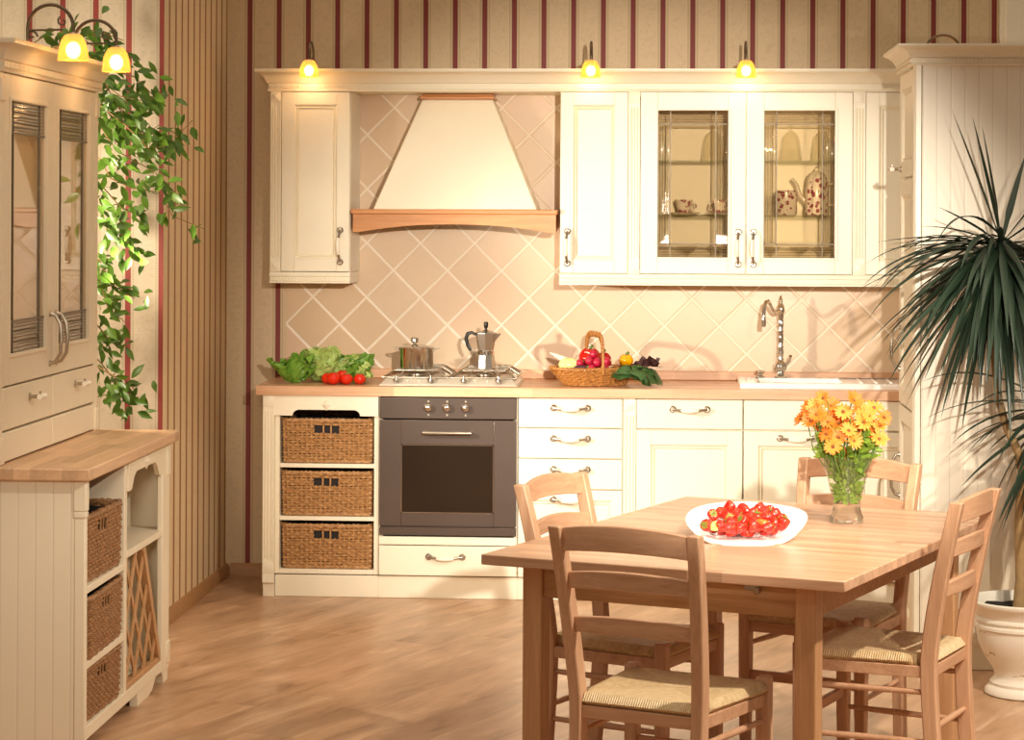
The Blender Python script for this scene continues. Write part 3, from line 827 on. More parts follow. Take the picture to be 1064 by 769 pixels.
for k, (u0, u1, hs) in enumerate(((-.109, .356, 1), (.356, .822, -1))):
    fw = .078; a, b, c, e = u0 + fw, u1 - fw, 1.484, 2.13
    g = G(FU); th = .02
    g.box(u0 + .002, a, 0, th, CB + .002, CT - .002); g.box(b, u1 - .002, 0, th, CB + .002, CT - .002); g.box(a, b, 0, th, CB + .002, c); g.box(a, b, 0, th, e, CT - .002)
    for i0, i1, o0, o1 in ((0, .006, .02, .024), (.006, .012, .024, .012)):
        pass
    for s in ((a - .012, a, c - .012, e + .012), (b, b + .012, c - .012, e + .012), (a, b, c - .012, c), (a, b, e, e + .012)):
        g.box(s[0], s[1], th - .001, th + .004, s[2], s[3])
    d = g.build('door', 'cream', t, bevel=.002)
    bw, bh = .055, .06
    g = G(FU); g.box(a + bw, b - bw, .008, .010, c + bh, e - bh); g.build('pane', 'pane', d)
    g = G(FU)
    for s in ((a, a + bw), (b - bw, b)):
        g = G(FU); g.box(s[0], s[1], .008, .012, c + bh, e - bh); g.build('ribbed_pane', 'pane_ribx', d)
    for s in ((c, c + bh), (e - bh, e)):
        g = G(FU); g.box(a, b, .008, .012, s[0], s[1]); g.build('cross_ribbed_pane', 'pane_ribz', d)
    g = G(FU); q = .0022
    for x in (a + bw, b - bw): g.box(x - q, x + q, .006, .014, c, e)
    for z in (c + bh, e - bh): g.box(a, b, .006, .014, z - q, z + q)
    for x in (a + .0015, b - .0015): g.box(x - .0015, x + .0015, .006, .014, c, e)
    g.build('lead_came', 'lead', d)
    handle(front(YU - .02), (u1 - .033) if hs > 0 else (u0 + .033), 1.525, d, .165, True)
for z in (1.665, 1.905):
    g = G(); g.box(-.142, .348, .262, .56, z, z + .006); g.box(.364, .803, .262, .56, z, z + .006); g.build('glass_shelf', 'shelfglass', t)
t = thing('end_wall_cabinet', (1.14, .4, 1.41), 'cream wall cabinet partly hidden by the tall cabinet on the right', 'wall cabinet')
g = G(); g.box(.8225, 1.42, YU + .001, .5715, CB, CT); g.build('body', 'cream', t)
pilaster(FU, .823, .875, CB, CT, t)
door(FU, .876, 1.42, CB, CT, t, fw=.058)
t = thing('dentil_light_rail', (.3, .24, 1.36), 'cream dentil moulding along the bottom of the right-hand wall cabinets', 'moulding')
rail(-.462, 1.42, t)
# china behind the glass
def crock(name, x, y, z, prof, mat, label, cat, grp=None, extra=None, n=24):
    t = thing(name, (x, y, z), label, cat, grp)
    g = G(); g.lathe(prof, (x, y, z), n); g.build('body', mat, t, ang=40)
    if extra: extra(t)
    return t
def cup_handle(x, y, z, s, sc=1.0, mat='china'):
    def fn(t):
        g = G(); g.tube([(x + s * .03 * sc, y, z + .045 * sc), (x + s * .052 * sc, y, z + .047 * sc), (x + s * .056 * sc, y, z + .03 * sc), (x + s * .045 * sc, y, z + .016 * sc), (x + s * .026 * sc, y, z + .016 * sc)], .0035, 8); g.build('handle', mat, t)
    return fn
cupp = [(0, .0), (.022, 0), (.023, .004), (.030, .02), (.037, .045), (.040, .062), (.037, .062), (.033, .04), (.02, .008), (0, .006)]
def cs(t): pass
cp = crock('teacup', .085, .40, 1.6768, cupp, 'china', 'rose-patterned teacup behind the clear glass of the left leaded door', 'cup', None, cup_handle(.085, .40, 1.6768, 1))
sau = [(0, 0), (.035, 0), (.075, .008), (.078, .010), (.04, .005), (0, .005)]
g = G(); g.lathe(sau, (.085, .40, 1.6715), 28); tag(g.build('saucer', 'china'), 'saucer under the rose-patterned teacup behind the left leaded door', 'saucer')
crock('teacup', .255, .40, 1.6768, cupp, 'china', 'rose-patterned teacup behind the ribbed right edge of the left leaded door', 'cup', None, cup_handle(.255, .40, 1.6768, -1))
g = G(); g.lathe(sau, (.255, .40, 1.6715), 28); tag(g.build('saucer', 'china'), 'saucer under the teacup at the ribbed edge of the left leaded door', 'saucer')
crock('china_canister', .54, .40, 1.6715, [(0, 0), (.045, 0), (.048, .004), (.05, .08), (.05, .105), (.044, .106), (.044, .11), (0, .112)], 'china', 'rose-patterned china canister left of the coffee pot behind the right leaded door', 'canister')
def pot_extra(t):
    g = G(); g.tube([(.64, .40, 1.72), (.60, .40, 1.76), (.585, .40, 1.81), (.565, .40, 1.835)], [.016, .011, .008, .007], 10); g.build('spout', 'porcelain', t)
    g = G(); g.lathe([(.045, .165), (.035, .185), (.012, .195), (.008, .2), (.012, .21), (0, .218)], (.675, .40, 1.6715), 24); g.build('lid', 'porcelain', t)
    g = G(); g.tube([(.72, .40, 1.81), (.765, .40, 1.815), (.775, .40, 1.77), (.75, .40, 1.72), (.722, .40, 1.715)], .007, 8); g.build('handle', 'porcelain', t)
crock('china_coffee_pot', .675, .40, 1.6715, [(0, 0), (.052, 0), (.055, .005), (.053, .12), (.046, .165), (.04, .165), (.04, .16), (0, .16)], 'china', 'tall rose-patterned china coffee pot behind the right leaded door', 'coffee pot', None, pot_extra)
def dome(x, lab):
    t = thing('glass_dome', (x, .42, 1.911), lab, 'glass dome')
    g = G(); g.lathe([(.05, .0015), (.046, .03), (.04, .08), (.034, .11), (.018, .13), (.006, .136), (.004, .145), (.009, .152), (.009, .162), (.0, .168)], (x, .42, 1.911), 24); g.build('bell', 'tableware_glass', t)
dome(.562, 'clear glass bell on the top shelf, in the middle of the right leaded door')
dome(.70, 'clear glass bell on the top shelf, at the ribbed edge of the right leaded door')
dome(.215, 'clear glass bell on the top shelf behind the left leaded door')
gob = [(0, .002), (.03, .002), (.028, .005), (.004, .01), (.0035, .06), (.015, .07), (.036, .085), (.05, .10), (.047, .101), (.03, .088), (0, .072)]
def gobl(x, lab):
    t = thing('glass_goblet', (x, .42, 1.428), lab, 'glass')
    g = G(); g.lathe(gob, (x, .42, 1.4285), 24); g.build('bowl', 'tableware_glass', t)
gobl(.10, 'stemmed glass on the cabinet floor below the teacup with saucer'); gobl(.24, 'stemmed glass on the cabinet floor near the middle stile, left leaded door')
gobl(.47, 'stemmed glass on the cabinet floor at the left of the right leaded door'); gobl(.60, 'stemmed glass on the cabinet floor below the china coffee pot, left one'); gobl(.71, 'stemmed glass on the cabinet floor below the china coffee pot handle')
# ------------------------------------------------------------------ cornice over the wall cabinets
def cornice_prof(o, z):   # outward offset, height above bottom; profile of a crown moulding 0.1 high
    return [(0, 0), (.012, 0), (.014, .006), (.009, .012), (.009, .034), (.016, .038), (.02, .046), (.03, .064), (.046, .078), (.062, .084), (.064, .088), (.064, .098), (0, .098)]
t = thing('wall_cabinet_cornice', (0, .4, 2.21), 'long cream cornice with dentil band across the wall cabinets and hood', 'cornice')
g = G()
x0, x1, yb = -1.751, 1.44, .578
rings = []
P_ = cornice_prof(0, 0)
yf = .232
A = [(x0 - o, yb, CT + z) for o, z in P_]; Bc = [(x0 - o, yf - o, CT + z) for o, z in P_]; Cc = [(x1, yf - o, CT + z) for o, z in P_]
# keep the core solid: inner edge sits on the cabinet line
g.sweep([A, Bc, Cc], True, True)
g.box(x0, x1, yf, yb, CT + .001, CT + .02)
g.build('moulding', 'cream', t, ang=30)
g = G(); n = int((x1 - x0) / .0135)
for k in range(n):
    x = x0 + (k + .2) * (x1 - x0) / n; g.box(x, x + .008, yf - .0155, yf - .008, CT + .015, CT + .031)
g.build('dentil_band', 'cream', t)
# ------------------------------------------------------------------ hood
t = thing('cooker_hood', (-.93, .4, 1.58), 'cream tapered cooker hood with arched wooden mantel over the hob', 'hood')
g = G()
bt, tp = 1.688, 2.186
g.hexa([(-1.293, .235, bt), (-.562, .235, bt), (-.562, .5715, bt), (-1.293, .5715, bt)], [(-1.092, .40, tp), (-.772, .40, tp), (-.772, .5715, tp), (-1.092, .5715, tp)])
g.build('canopy', 'cream', t, bevel=.006)
g = G(); g.box(-1.10, -.764, .385, .5715, tp, tp + .014); g.box(-1.094, -.77, .392, .5715, tp + .014, tp + .024); g.build('top_strip', 'alder', t, bevel=.004)
g = G(); hx = -1.386; hx2 = -.470
g.box(hx, hx2, .19, .5715, 1.668, 1.69); g.build('mantel_shelf', 'alder', t, bevel=.005)
g = G(); m = (hx + hx2) / 2; arc = []
zl = 1.588
xs = [hx + .008, hx + .05]
arc = [(hx + .008, 1.668), (hx + .008, zl), (hx + .035, zl)]
for k in range(21):
    u = k / 20; x = hx + .035 + (hx2 - hx - .07) * u
    arc.append((x, zl + .036 * (1 - abs(2 * u - 1) ** 2.2) ** 1.0))
arc += [(hx2 - .035, zl), (hx2 - .008, zl), (hx2 - .008, 1.668)]
g.prism(arc, 'y', .205, .227); g.build('arched_valance', 'alder', t, ang=30)
for s in (0, 1):
    g = G(); x = hx + .008 if s == 0 else hx2 - .03
    g.prism([(.227, 1.588), (.56, 1.61), (.56, 1.668), (.227, 1.668)], 'x', x, x + .022); g.build('side_bracket', 'alder', t)
g = G(); g.box(-1.30, -.556, .23, .56, 1.655, 1.668); g.build('filter', 'nickel', t)
# ------------------------------------------------------------------ little cornice lamps
SHADE = [(.016, .038), (.024, .034), (.033, .02), (.039, .0), (.042, -.026), (.043, -.036)]
def make_lamp(label, group):
    """lamp in local coordinates: base at origin, arm arches towards -y, shade hangs at (0,-.14)"""
    t = thing('cornice_lamp', (0, 0, 0), label, 'lamp', group)
    g = G(); g.lathe([(0, .008), (.012, .008), (.018, .003), (.018, 0)], (0, 0, 0), 16)
    pts = [(0, 0, .003)] + [(0, -.065 + .066 * math.cos(a), .052 + .066 * math.sin(a)) for a in [PI * k / 14 for k in range(0, 15)]] + [(0, -.131, .048), (0, -.131, .04)]
    g.tube(pts, .0052, 8); g.build('arm', 'bronze', t, ang=60)
    g = G()
    g.tube([(0, -.002, .045), (0, -.05, .046), (0, -.10, .047)], .003, 6)
    g.tube([(0, -.012 - (.016 - .0016 * k) * math.cos(k * .75), .03 + (.016 - .0016 * k) * math.sin(k * .75 - .2)) for k in range(9)], .003, 6)
    g.tube([(0, -.10 - (.016 - .0016 * k) * math.cos(k * .75 + 2), .07 + (.016 - .0016 * k) * math.sin(k * .75 + 2)) for k in range(9)], .003, 6)
    g.build('scroll', 'bronze', t, ang=60)
    g = G(); g.lathe([(0, .043), (.010, .043), (.013, .037), (.015, .025), (.012, .02)], (0, -.131, -.005), 16); g.build('socket', 'nickel', t)
    g = G(); g.lathe(SHADE, (0, -.131, -.005), 28); g.build('lamp_shade', 'shade', t, ang=60, thick=.003)
    g = G(); g.ball((0, -.131, -.012), .0215, 16, 1, 1, 1.15); g.build('bulb', 'bulb', t)
    t['label'] = label
    return t
ZC = CT + .0985
lamp0 = make_lamp('small amber glass lamp on the kitchen cornice above the left wall cabinet', 'amber cornice lamps over the kitchen')
def lamp_at(o, loc, rz):
    o.location = loc; o.rotation_euler = (0, 0, rz)
lamp_at(lamp0, (-1.566, .265, ZC), 0)
dup(lamp0, (-.325, .265, ZC), (0, 0, 0), 'small amber glass lamp on the kitchen cornice just right of the hood')
dup(lamp0, (.351, .265, ZC), (0, 0, 0), 'small amber glass lamp on the kitchen cornice between the two glass doors')
for x in (-1.566, -.325, .351):
    l = bpy.data.lights.new('bulb_light', 'POINT'); l.energy = .45; l.color = (1, .62, .28); l.shadow_soft_size = .02
    o = bpy.data.objects.new('bulb_light', l); COL.objects.link(o); o.location = (x, .265 - .131, ZC - .05)
# ------------------------------------------------------------------ vegetables on the worktop
ZW = .9205
def crinkle_leaf(g, base, dirv, L, W, curl, seed, nu=14, nv=15, cup=.5, ruff=.012, up=(0, 0, 1)):
    d = Vector(dirv).normalized(); u = Vector(up); s = d.cross(u)
    s = s.normalized() if s.length > 1e-4 else Vector((1, 0, 0)); nrm = s.cross(d)
    rows = []
    for i in range(nu):
        a = i / (nu - 1); row = []
        ang = curl * a
        p = Vector(base) + (d * math.sin(ang) / curl + nrm * (1 - math.cos(ang)) / curl) * L if abs(curl) > 1e-3 else Vector(base) + d * L * a
        nn = (nrm * math.cos(ang) - d * math.sin(ang))
        w = W * (math.sin(PI * min(1, a * .92 + .06)) ** .55) * (.35 + .65 * min(1, a * 2.2))
        for j in range(nv):
            b = 2 * j / (nv - 1) - 1
            q = p + s * w * b + nn * (cup * w * b * b)
            e = ruff * (abs(b) ** 1.5 + .3 * a)
            q += nn * (math.sin(seed + a * 11 + b * 5) + .7 * math.sin(seed * 3 + a * 25 + b * 9)) * e + s * math.cos(seed * 2 + a * 17) * e * .7 + d * math.sin(seed + b * 14) * e * .5 * a
            row.append((q.x, q.y, max(q.z, base[2] - .002)))
        rows.append(row)
    g.grid(rows)
def lettuce(name, c, r, n, label, mat, seed, heart=True, spread=1.0, grp='lettuces beside the hob'):
    rn = random.Random(seed)
    t = thing(name, c, label, 'lettuce', grp)
    g = G()
    if heart:
        g.ball((c[0], c[1], c[2] + r * .72), r * .62, 24, 1, 1, .98, lambda th, ph: 1 + .06 * math.sin(th * 5 + ph * 4) + .05 * math.sin(th * 9 - ph * 7))
    else:
        g.ball((c[0], c[1], c[2] + r * .25), r * .3, 12)
    g.build('heart', mat[0], t)
    g = G()
    for k in range(n):
        th = 2 * PI * k / n * 2.0 + rn.uniform(-.3, .3); el = rn.uniform(.25, 1.15)
        d = (math.cos(th) * math.cos(el), math.sin(th) * math.cos(el), math.sin(el))
        b = (c[0] + math.cos(th) * r * .25, c[1] + math.sin(th) * r * .25, c[2] + .004)
        crinkle_leaf(g, b, d, r * rn.uniform(1.1, 1.5) * spread, r * rn.uniform(.45, .65), rn.uniform(.3, 1.1), rn.uniform(0, 9), ruff=r * .11)
    g.build('leaves', mat[1], t, flip=False)
    return t
lettuce('lettuce', (-1.515, .27, ZW), .112, 20, 'pale green lettuce head in the middle behind the tomatoes', ('lettuce', 'lettuce'), 4)
lettuce('lettuce', (-1.628, .17, ZW), .078, 13, 'darker loose-leaf lettuce lying at the left end of the worktop', ('lettuce_dark', 'lettuce_dark'), 11, False, 1.25)
lettuce('lettuce', (-1.37, .30, ZW), .092, 15, 'curly green lettuce behind the right-hand tomatoes', ('lettuce', 'lettuce_dark'), 21)
t = thing('lettuce_leaf', (-1.31, .17, ZW), 'single loose lettuce leaf between the tomatoes and the hob', 'leaf')
g = G(); crinkle_leaf(g, (-1.37, .17, ZW + .003), (1, .1, .75), .11, .04, .4, 2.0); crinkle_leaf(g, (-1.355, .16, ZW + .003), (1, -.1, .35), .085, .04, .3, 5.0); g.build('blade', 'lettuce', t, flip=False)
def tomato(x, y, r, label, z=ZW, tilt=(0, 0, 0), grp='tomatoes in front of the lettuces'):
    t = thing('tomato', (x, y, z), label, 'tomato', grp)
    g = G(); g.ball((x, y, z + r * .88), r, 28, 1, 1, .88, lambda th, ph: 1 + .02 * math.cos(5 * th) * math.sin(ph)); g.build('fruit', 'tomato', t)
    g = G()
    for k in range(5):
        a = 2 * PI * k / 5
        g.tube([(x, y, z + r * 1.74), (x + math.cos(a) * r * .3, y + math.sin(a) * r * .3, z + r * 1.78), (x + math.cos(a) * r * .55, y + math.sin(a) * r * .55, z + r * 1.66)], [.004, .004, .0008], 6, True, .4)
    g.tube([(x, y, z + r * 1.7), (x + .004, y, z + r * 1.98)], .0025, 6); g.build('calyx', 'calyx', t)
    return t
tomato(-1.445, .085, .031, 'large ripe tomato at the very front of the tomato group'); tomato(-1.475, .125, .028, 'tomato at the left, half behind the large front one')
tomato(-1.388, .095, .0275, 'tomato in the middle of the front row, beside the large one'); tomato(-1.332, .11, .027, 'rightmost tomato, nearest the hob'); tomato(-1.413, .145, .034, 'tomato with its stalk showing, standing behind the front row')
# --- trug with vegetables
tx, ty, tr = -.305, .20, math.radians(20)
def R2(x, y): return (tx + x * math.cos(tr) - y * math.sin(tr), ty + x * math.sin(tr) + y * math.cos(tr))
t = thing('trug_basket', (tx, ty, ZW), 'shallow golden wicker trug with a tall hoop handle full of vegetables', 'basket')
def tpath(tt, h):
    a = 2 * PI * tt; w, d = .135 + .055 * h, .09 + .03 * h
    ca, sa = math.cos(a), math.sin(a)
    return R2(w * math.copysign(abs(ca) ** .75, ca), d * math.copysign(abs(sa) ** .8, sa))
zs = [ZW + .008 + k * .0075 for k in range(9)]
g = woven(tpath, zs, 44, .0045); g.build('weave', 'trug', t, ang=60)
g = G(); plait(tpath, 1.02, ZW + .075, g, .006, 120, 40); plait(tpath, 0, ZW + .007, g, .005, 90, 34); g.build('rim', 'trug', t, ang=60)
g = G(); g.prism([tpath(k / 40, .02) for k in range(40)], 'z', ZW + .003, ZW + .008); g.build('base', 'trug', t)
g = G(); pts = []
for k in range(25):
    a = PI * k / 24; ca, sa = math.cos(a), math.sin(a)
    x, y = R2(.0, -.118 * math.copysign(abs(ca) ** .45, ca)); pts.append((x, y, ZW + .055 + .17 * abs(sa) ** .5))
g.tube(pts, .012, 10, True, .45, R2(1, 0) and (math.cos(tr), math.sin(tr), 0)); 
for k in range(0, 24):
    p, q = Vector(pts[k]), Vector(pts[k + 1]); m = (p + q) / 2; dd = (q - p).normalized(); uu = Vector((math.cos(tr), math.sin(tr), 0)); ww = dd.cross(uu)
    g.tube([m + (uu * math.cos(2 * PI * i / 8) * .0075 + ww * math.sin(2 * PI * i / 8) * .0135) + dd * .004 * math.sin(PI * i / 4) for i in range(8)], .0022, 5, False, 1, None, True)
g.build('handle', 'trug', t, ang=60)
def bell_pepper(x, y, z, r, mat, label, tall=1.1, rot=0):
    t = thing('bell_pepper', (x, y, z), label, 'pepper')
    g = G(); g.ball((x, y, z + r * tall * .9), r, 32, 1, 1, tall, lambda th, ph: (1 + .09 * math.cos(4 * th + rot) * math.sin(ph) ** .7) * (1 - .22 * math.exp(-(ph / .35) ** 2)) * (1 - .12 * (ph / PI) ** 2)); g.build('fruit', mat, t)
    g = G(); g.tube([(x, y, z + r * tall * 1.6), (x + .003, y, z + r * tall * 1.9), (x + .012, y - .004, z + r * tall * 2.05)], [.009, .006, .007], 8); g.build('stem', 'stemgreen', t)
    return t
x, y = R2(-.015, .02); bell_pepper(x, y, ZW + .065, .046, 'pepper_red', 'big red bell pepper topping the heap in the trug, under the hoop handle', 1.15)
x, y = R2(.055, .055); bell_pepper(x, y, ZW + .06, .04, 'pepper_red', 'smaller dark red bell pepper behind the hoop handle of the trug', 1.1, 1)
x, y = R2(.145, -.005); bell_pepper(x, y, ZW + .077, .033, 'pepper_yellow', 'yellow bell pepper at the right end of the trug above the dark leaves', .95, 2)
def radish(x, y, z, r, label):
    t = thing('radish', (x, y, z), label, 'radish', 'radishes in the trug')
    g = G(); g.ball((x, y, z + r), r, 18, 1, 1, 1.05); g.build('root', 'radish', t)
    a = rnd.uniform(0, 6.28)
    g = G(); g.tube([(x + .9 * r * math.cos(a), y + .9 * r * math.sin(a), z + r * 1.2), (x + 1.5 * r * math.cos(a), y + 1.5 * r * math.sin(a), z + r * 1.5), (x + 2.2 * r * math.cos(a), y + 2.2 * r * math.sin(a), z + r * 1.5)], [.003, .002, .001], 6); g.build('tail', 'daikon', t)
rad = [(-.085, -.055, .083, .017, 'radish at the left of the radish bunch in the trug, beside the pale pepper'), (-.045, -.062, .092, .019, 'radish in the upper middle of the radish bunch, in front of the red pepper'), (-.012, -.07, .083, .0205, 'largest radish in the middle of the radish bunch in the trug'),
       (-.022, -.05, .12, .018, 'topmost radish of the bunch, resting against the red pepper'), (.032, -.066, .088, .019, 'radish beside the near foot of the hoop handle'), (-.042, -.085, .058, .0185, 'radish low at the front rim of the trug, left one of two'), (.018, -.092, .06, .0185, 'radish low at the front rim of the trug, right one of two, by the handle')]
for x, y, z, r, lb in rad:
    q = R2(x, y); radish(q[0], q[1], ZW + z, r, lb)
t = thing('white_radish', (-.46, .22, ZW + .08), 'long white root pointing up to the left out of the trug', 'root vegetable')
g = G(); g.tube([(-.37, .25, ZW + .075), (-.41, .255, ZW + .092), (-.45, .26, ZW + .112), (-.485, .265, ZW + .128), (-.505, .267, ZW + .136)], [.018, .0185, .014, .008, .002], 14); g.build('root', 'daikon', t)
x, y = R2(-.125, -.02); t = thing('pale_pepper', (x, y, ZW + .06), 'pale yellow-green pointed pepper at the left end of the trug', 'pepper')
g = G(); g.ball((x, y, ZW + .092), .037, 24, 1.25, .95, .85, lambda th, ph: 1 + .07 * math.cos(3 * th + 1) * math.sin(ph)); g.build('fruit', 'paprika', t)
g = G(); g.tube([(x + .04, y - .012, ZW + .10), (x + .055, y - .016, ZW + .108), (x + .066, y - .018, ZW + .105)], [.012, .008, .006], 8); g.build('stem', 'stemgreen', t)
x, y = R2(-.085, -.07); t = thing('aubergine', (x, y, ZW + .05), 'dark purple aubergine lying at the front rim of the trug below the pale pepper', 'aubergine')
g = G(); g.ball((x, y, ZW + .073), .024, 20, 1.5, 1, .9); g.build('fruit', 'onion', t)
g = G(); g.tube([(x + .03, y, ZW + .08), (x + .045, y - .002, ZW + .09)], [.012, .005], 8); g.build('stem', 'stemgreen', t)
t = thing('chard_bunch', (-.15, .14, ZW), 'bunch of dark green crinkled leaves spilling over the right end of the trug', 'leaf vegetable')
g = G()
for (bx, by, bz), dv, L, W, cu, sd in (((-.165, .11, .085), (-.15, -.55, -.25), .10, .045, -.9, 1), ((-.135, .12, .088), (.25, -.6, -.2), .105, .045, -.9, 3), ((-.16, .15, .09), (.6, -.35, .1), .12, .05, -.8, 5), ((-.13, .17, .09), (.9, -.1, .2), .11, .045, -.9, 7), ((-.15, .10, .075), (0, -.5, -.4), .085, .04, -.6, 9), ((-.11, .13, .08), (.8, -.4, -.2), .10, .045, -1.0, 12), ((-.18, .10, .08), (-.3, -.5, -.35), .08, .035, -.5, 15), ((-.10, .15, .08), (.9, -.3, -.1), .10, .05, -1.2, 17)):
    s = len(g.b.verts)
    crinkle_leaf(g, (bx, by, ZW + .0), dv, L, W, 1e-4, sd, 11, 9, -.35, .012)
    g.b.verts.ensure_lookup_table()
    for v in g.b.verts[s:]:
        pass
    vs = list(g.b.verts)[s:]
    for v in vs:
        dd = (Vector((v.co.x, v.co.y)) - Vector((bx, by))).length
        v.co.z = max(ZW + .004, ZW + bz + .012 * math.sin(sd + dd * 60) + (v.co.z - ZW) * .3 - 7.5 * max(0, dd - .02) ** 2 - .10 * dd)
g.build('green_leaves', 'chard', t, flip=False)
g = G()
for (b, dv, L, W, cu, sd) in (((-.14, .17, ZW + .085), (.85, -.1, .35), .12, .035, -.5, 2), ((-.10, .15, ZW + .09), (.9, -.3, .25), .10, .032, -1.2, 6)):
    crinkle_leaf(g, b, dv, L, W, cu, sd, 11, 9, .4, .012)
g.build('purple_leaves', 'chard_red', t, flip=False)
g = G()
for k in range(6): g.tube([(-.19 + .012 * k, .20, ZW + .07), (-.17 + .012 * k, .16, ZW + .085), (-.15 + .01 * k, .12, ZW + .088)], .004, 6)
g.build('stalks', 'stemgreen', t)
# ------------------------------------------------------------------ tall cabinet on the right
t = thing('tall_cabinet', (1.2, -1.14, 0), 'tall cream cabinet with boarded side behind the dark palm', 'cabinet')
X0, X1, Y0_, Y1_, ZT = .913, 1.56, -1.42, -.88, 2.222
g = G(); g.box(X0 + .022, X1, Y0_ + .012, Y1_, .098, 2.165); g.box(1.07, 1.11, -1.37, -1.33, 2.165, 2.2205); g.build('body', 'cream', t)
g = G(); g.box(X0 + .03, X1, Y0_, Y0_ + .012, .098, ZT); g.build('side_panel', 'groove_tall', t)
g = G(); g.prism([(X0, Y0_ + .04), (X0, Y0_ + .012), (X0 + .008, Y0_ - .002), (X0 + .026, Y0_ - .003), (X0 + .03, Y0_ + .012), (X0 + .03, Y0_ + .04)], 'z', .098, ZT); g.build('corner_post', 'cream', t, ang=20)
g = G(); g.box(X0 + .012, X1, Y0_ + .01, Y1_, .0005, .098); g.build('plinth', 'cream', t, bevel=.003)
FT = left_of(X0 + .022)
for z0, z1, hz in ((1.815, 2.215, None), (.945, 1.81, 1.156), (.105, .94, .664)):
    d = door(FT, Y0_ + .045, Y1_ - .005, z0, z1, t, fw=.06)
    if hz: bow(left_of(X0 + .002), Y1_ - .05, hz, d, .16)
    else: knob(left_of(X0 + .002), Y1_ - .06, 1.85, d)
g = G(); P_ = cornice_prof(0, 0); P_ = [(o, z * .78) for o, z in P_]
g.sweep([[(X0 - o, Y1_, ZT + z) for o, z in P_], [(X0 - o, Y0_ - o, ZT + z) for o, z in P_], [(X1, Y0_ - o, ZT + z) for o, z in P_]], True, True)
g.box(X0, X1, Y0_, Y0_ + .012, ZT, ZT + .02); g.build('cornice', 'cream', t, ang=30)
g = G(); n = 48
for k in range(n):
    x = X0 + (k + .2) * (X1 - X0) / n; g.box(x, x + .008, Y0_ - .0155, Y0_ - .008, ZT + .011, ZT + .026)
for k in range(40):
    y = Y0_ + (k + .2) * (Y1_ - Y0_) / 40; g.box(X0 - .0155, X0 - .008, y, y + .008, ZT + .011, ZT + .026)
g.build('dentil_band', 'cream', t)
dup(lamp0, (1.09, -1.35, 2.221), (0, 0, -PI / 2), 'lamp on top of the tall cabinet, only its curved arm showing above the cornice')
# ------------------------------------------------------------------ dresser on the left
DX = -1.765
t = thing('low_dresser', (-2.03, -2.43, 0), 'cream dresser base with three wicker baskets and a wooden lattice at the left', 'cabinet')
g = G(); ya, yb2 = -3.04, -1.815; xb = -2.31
g.box(xb, DX - .02, ya + .012, ya + .03, .0, .846); g.box(xb, DX - .02, yb2 - .02, yb2, .04, .846); g.box(xb, xb + .012, ya + .03, yb2 - .02, .05, .846)
g.box(xb + .012, DX - .004, -2.50, -2.462, .085, .846)
g.box(xb + .012, DX - .002, ya + .03, yb2 - .02, .045, .085)
for z in (.283, .515): g.box(xb + .012, DX - .002, ya + .03, -2.50, z - .022, z)
g.box(xb + .012, DX - .002, -2.462, yb2 - .02, .525, .547)
g.build('body', 'cream_dresser', t, bevel=.0015)
g = G(); g.box(xb, DX - .035, ya, ya + .012, .0, .846); g.build('side_panel', 'groove', t)
FD = right_of(DX - .02)
g = G(); g.box(DX - .035, DX, ya, ya + .03, .0, .846); g.box(DX - .037, DX + .003, ya - .004, ya + .032, .73, .75); g.box(DX - .037, DX + .004, ya - .005, ya + .033, .75, .846); g.build('corner_post', 'cream_dresser', t, bevel=.004)
g = G(); g.box(DX - .02, DX, -1.932, yb2, .04, .846); g.box(DX - .02, DX + .004, -1.86, yb2 + .005, .73, .846); g.box(DX - .02, DX + .004, -1.86, yb2 + .005, .06, .14); g.build('end_post', 'cream_dresser', t, bevel=.004)
g = G(right_of(DX - .016))
pts = [(-2.46, .846), (-2.46, .745), (-2.415, .745), (-2.405, .75), (-2.375, .785), (-2.34, .80)]
pts += [(-2.05, .80), (-2.02, .785), (-1.985, .75), (-1.975, .745), (-1.932, .745), (-1.932, .846)]
g.xf = lambda u, o, z: (DX - .016 + o, u, z); g.prism(pts, 'y', 0, .016)
for z in (.815, .825, .835):
    g.box(-2.44, -2.24, .016, .018, z, z + .004); g.box(-2.15, -1.95, .016, .018, z, z + .004)
R = [g.v(-2.196 + a, .016, .818 + b) for a, b in ((-.024, 0), (0, -.03), (.024, 0), (0, .03))]; c = g.v(-2.196, .03, .818)
for k in range(4): g.f([R[k], R[(k + 1) % 4], c])
g.build('valance', 'cream_dresser', t, ang=25)
# lattice of crossed slats in a sloping frame
def clip(p, q, poly):
    t0, t1 = 0.0, 1.0; d = (q[0] - p[0], q[1] - p[1]); n = len(poly)
    for i in range(n):
        a, b = poly[i], poly[(i + 1) % n]; e = (b[0] - a[0], b[1] - a[1]); nn = (-e[1], e[0])
        num = nn[0] * (p[0] - a[0]) + nn[1] * (p[1] - a[1]); den = nn[0] * d[0] + nn[1] * d[1]
        if abs(den) < 1e-9:
            if num < 0: return None
            continue
        tt = -num / den
        if den > 0: t0 = max(t0, tt)
        else: t1 = min(t1, tt)
    if t0 >= t1: return None
    return (p[0] + d[0] * t0, p[1] + d[1] * t0), (p[0] + d[0] * t1, p[1] + d[1] * t1)
poly = [(-2.458, .09), (-1.936, .09), (-2.19, .522), (-2.458, .522)]
g = G(); w = .011
for k in range(-6, 12):
    y0 = -2.46 + k * .135
    for dxn, o in ((.30, .0065), (-.30, 0.0)):
        ys = y0 if dxn > 0 else y0 + .06
        s = clip((ys, .09), (ys + dxn, .522), poly)
        if s:
            (a, b), (c, e) = s; l = math.hypot(c - a, e - b)
            if l < .03: continue
            nx, ny = -(e - b) / l * w, (c - a) / l * w
            g.prism([(a + nx, b + ny), (a - nx, b - ny), (c - nx, e - ny), (c + nx, e + ny)], 'x', DX - .022 + o, DX - .016 + o)
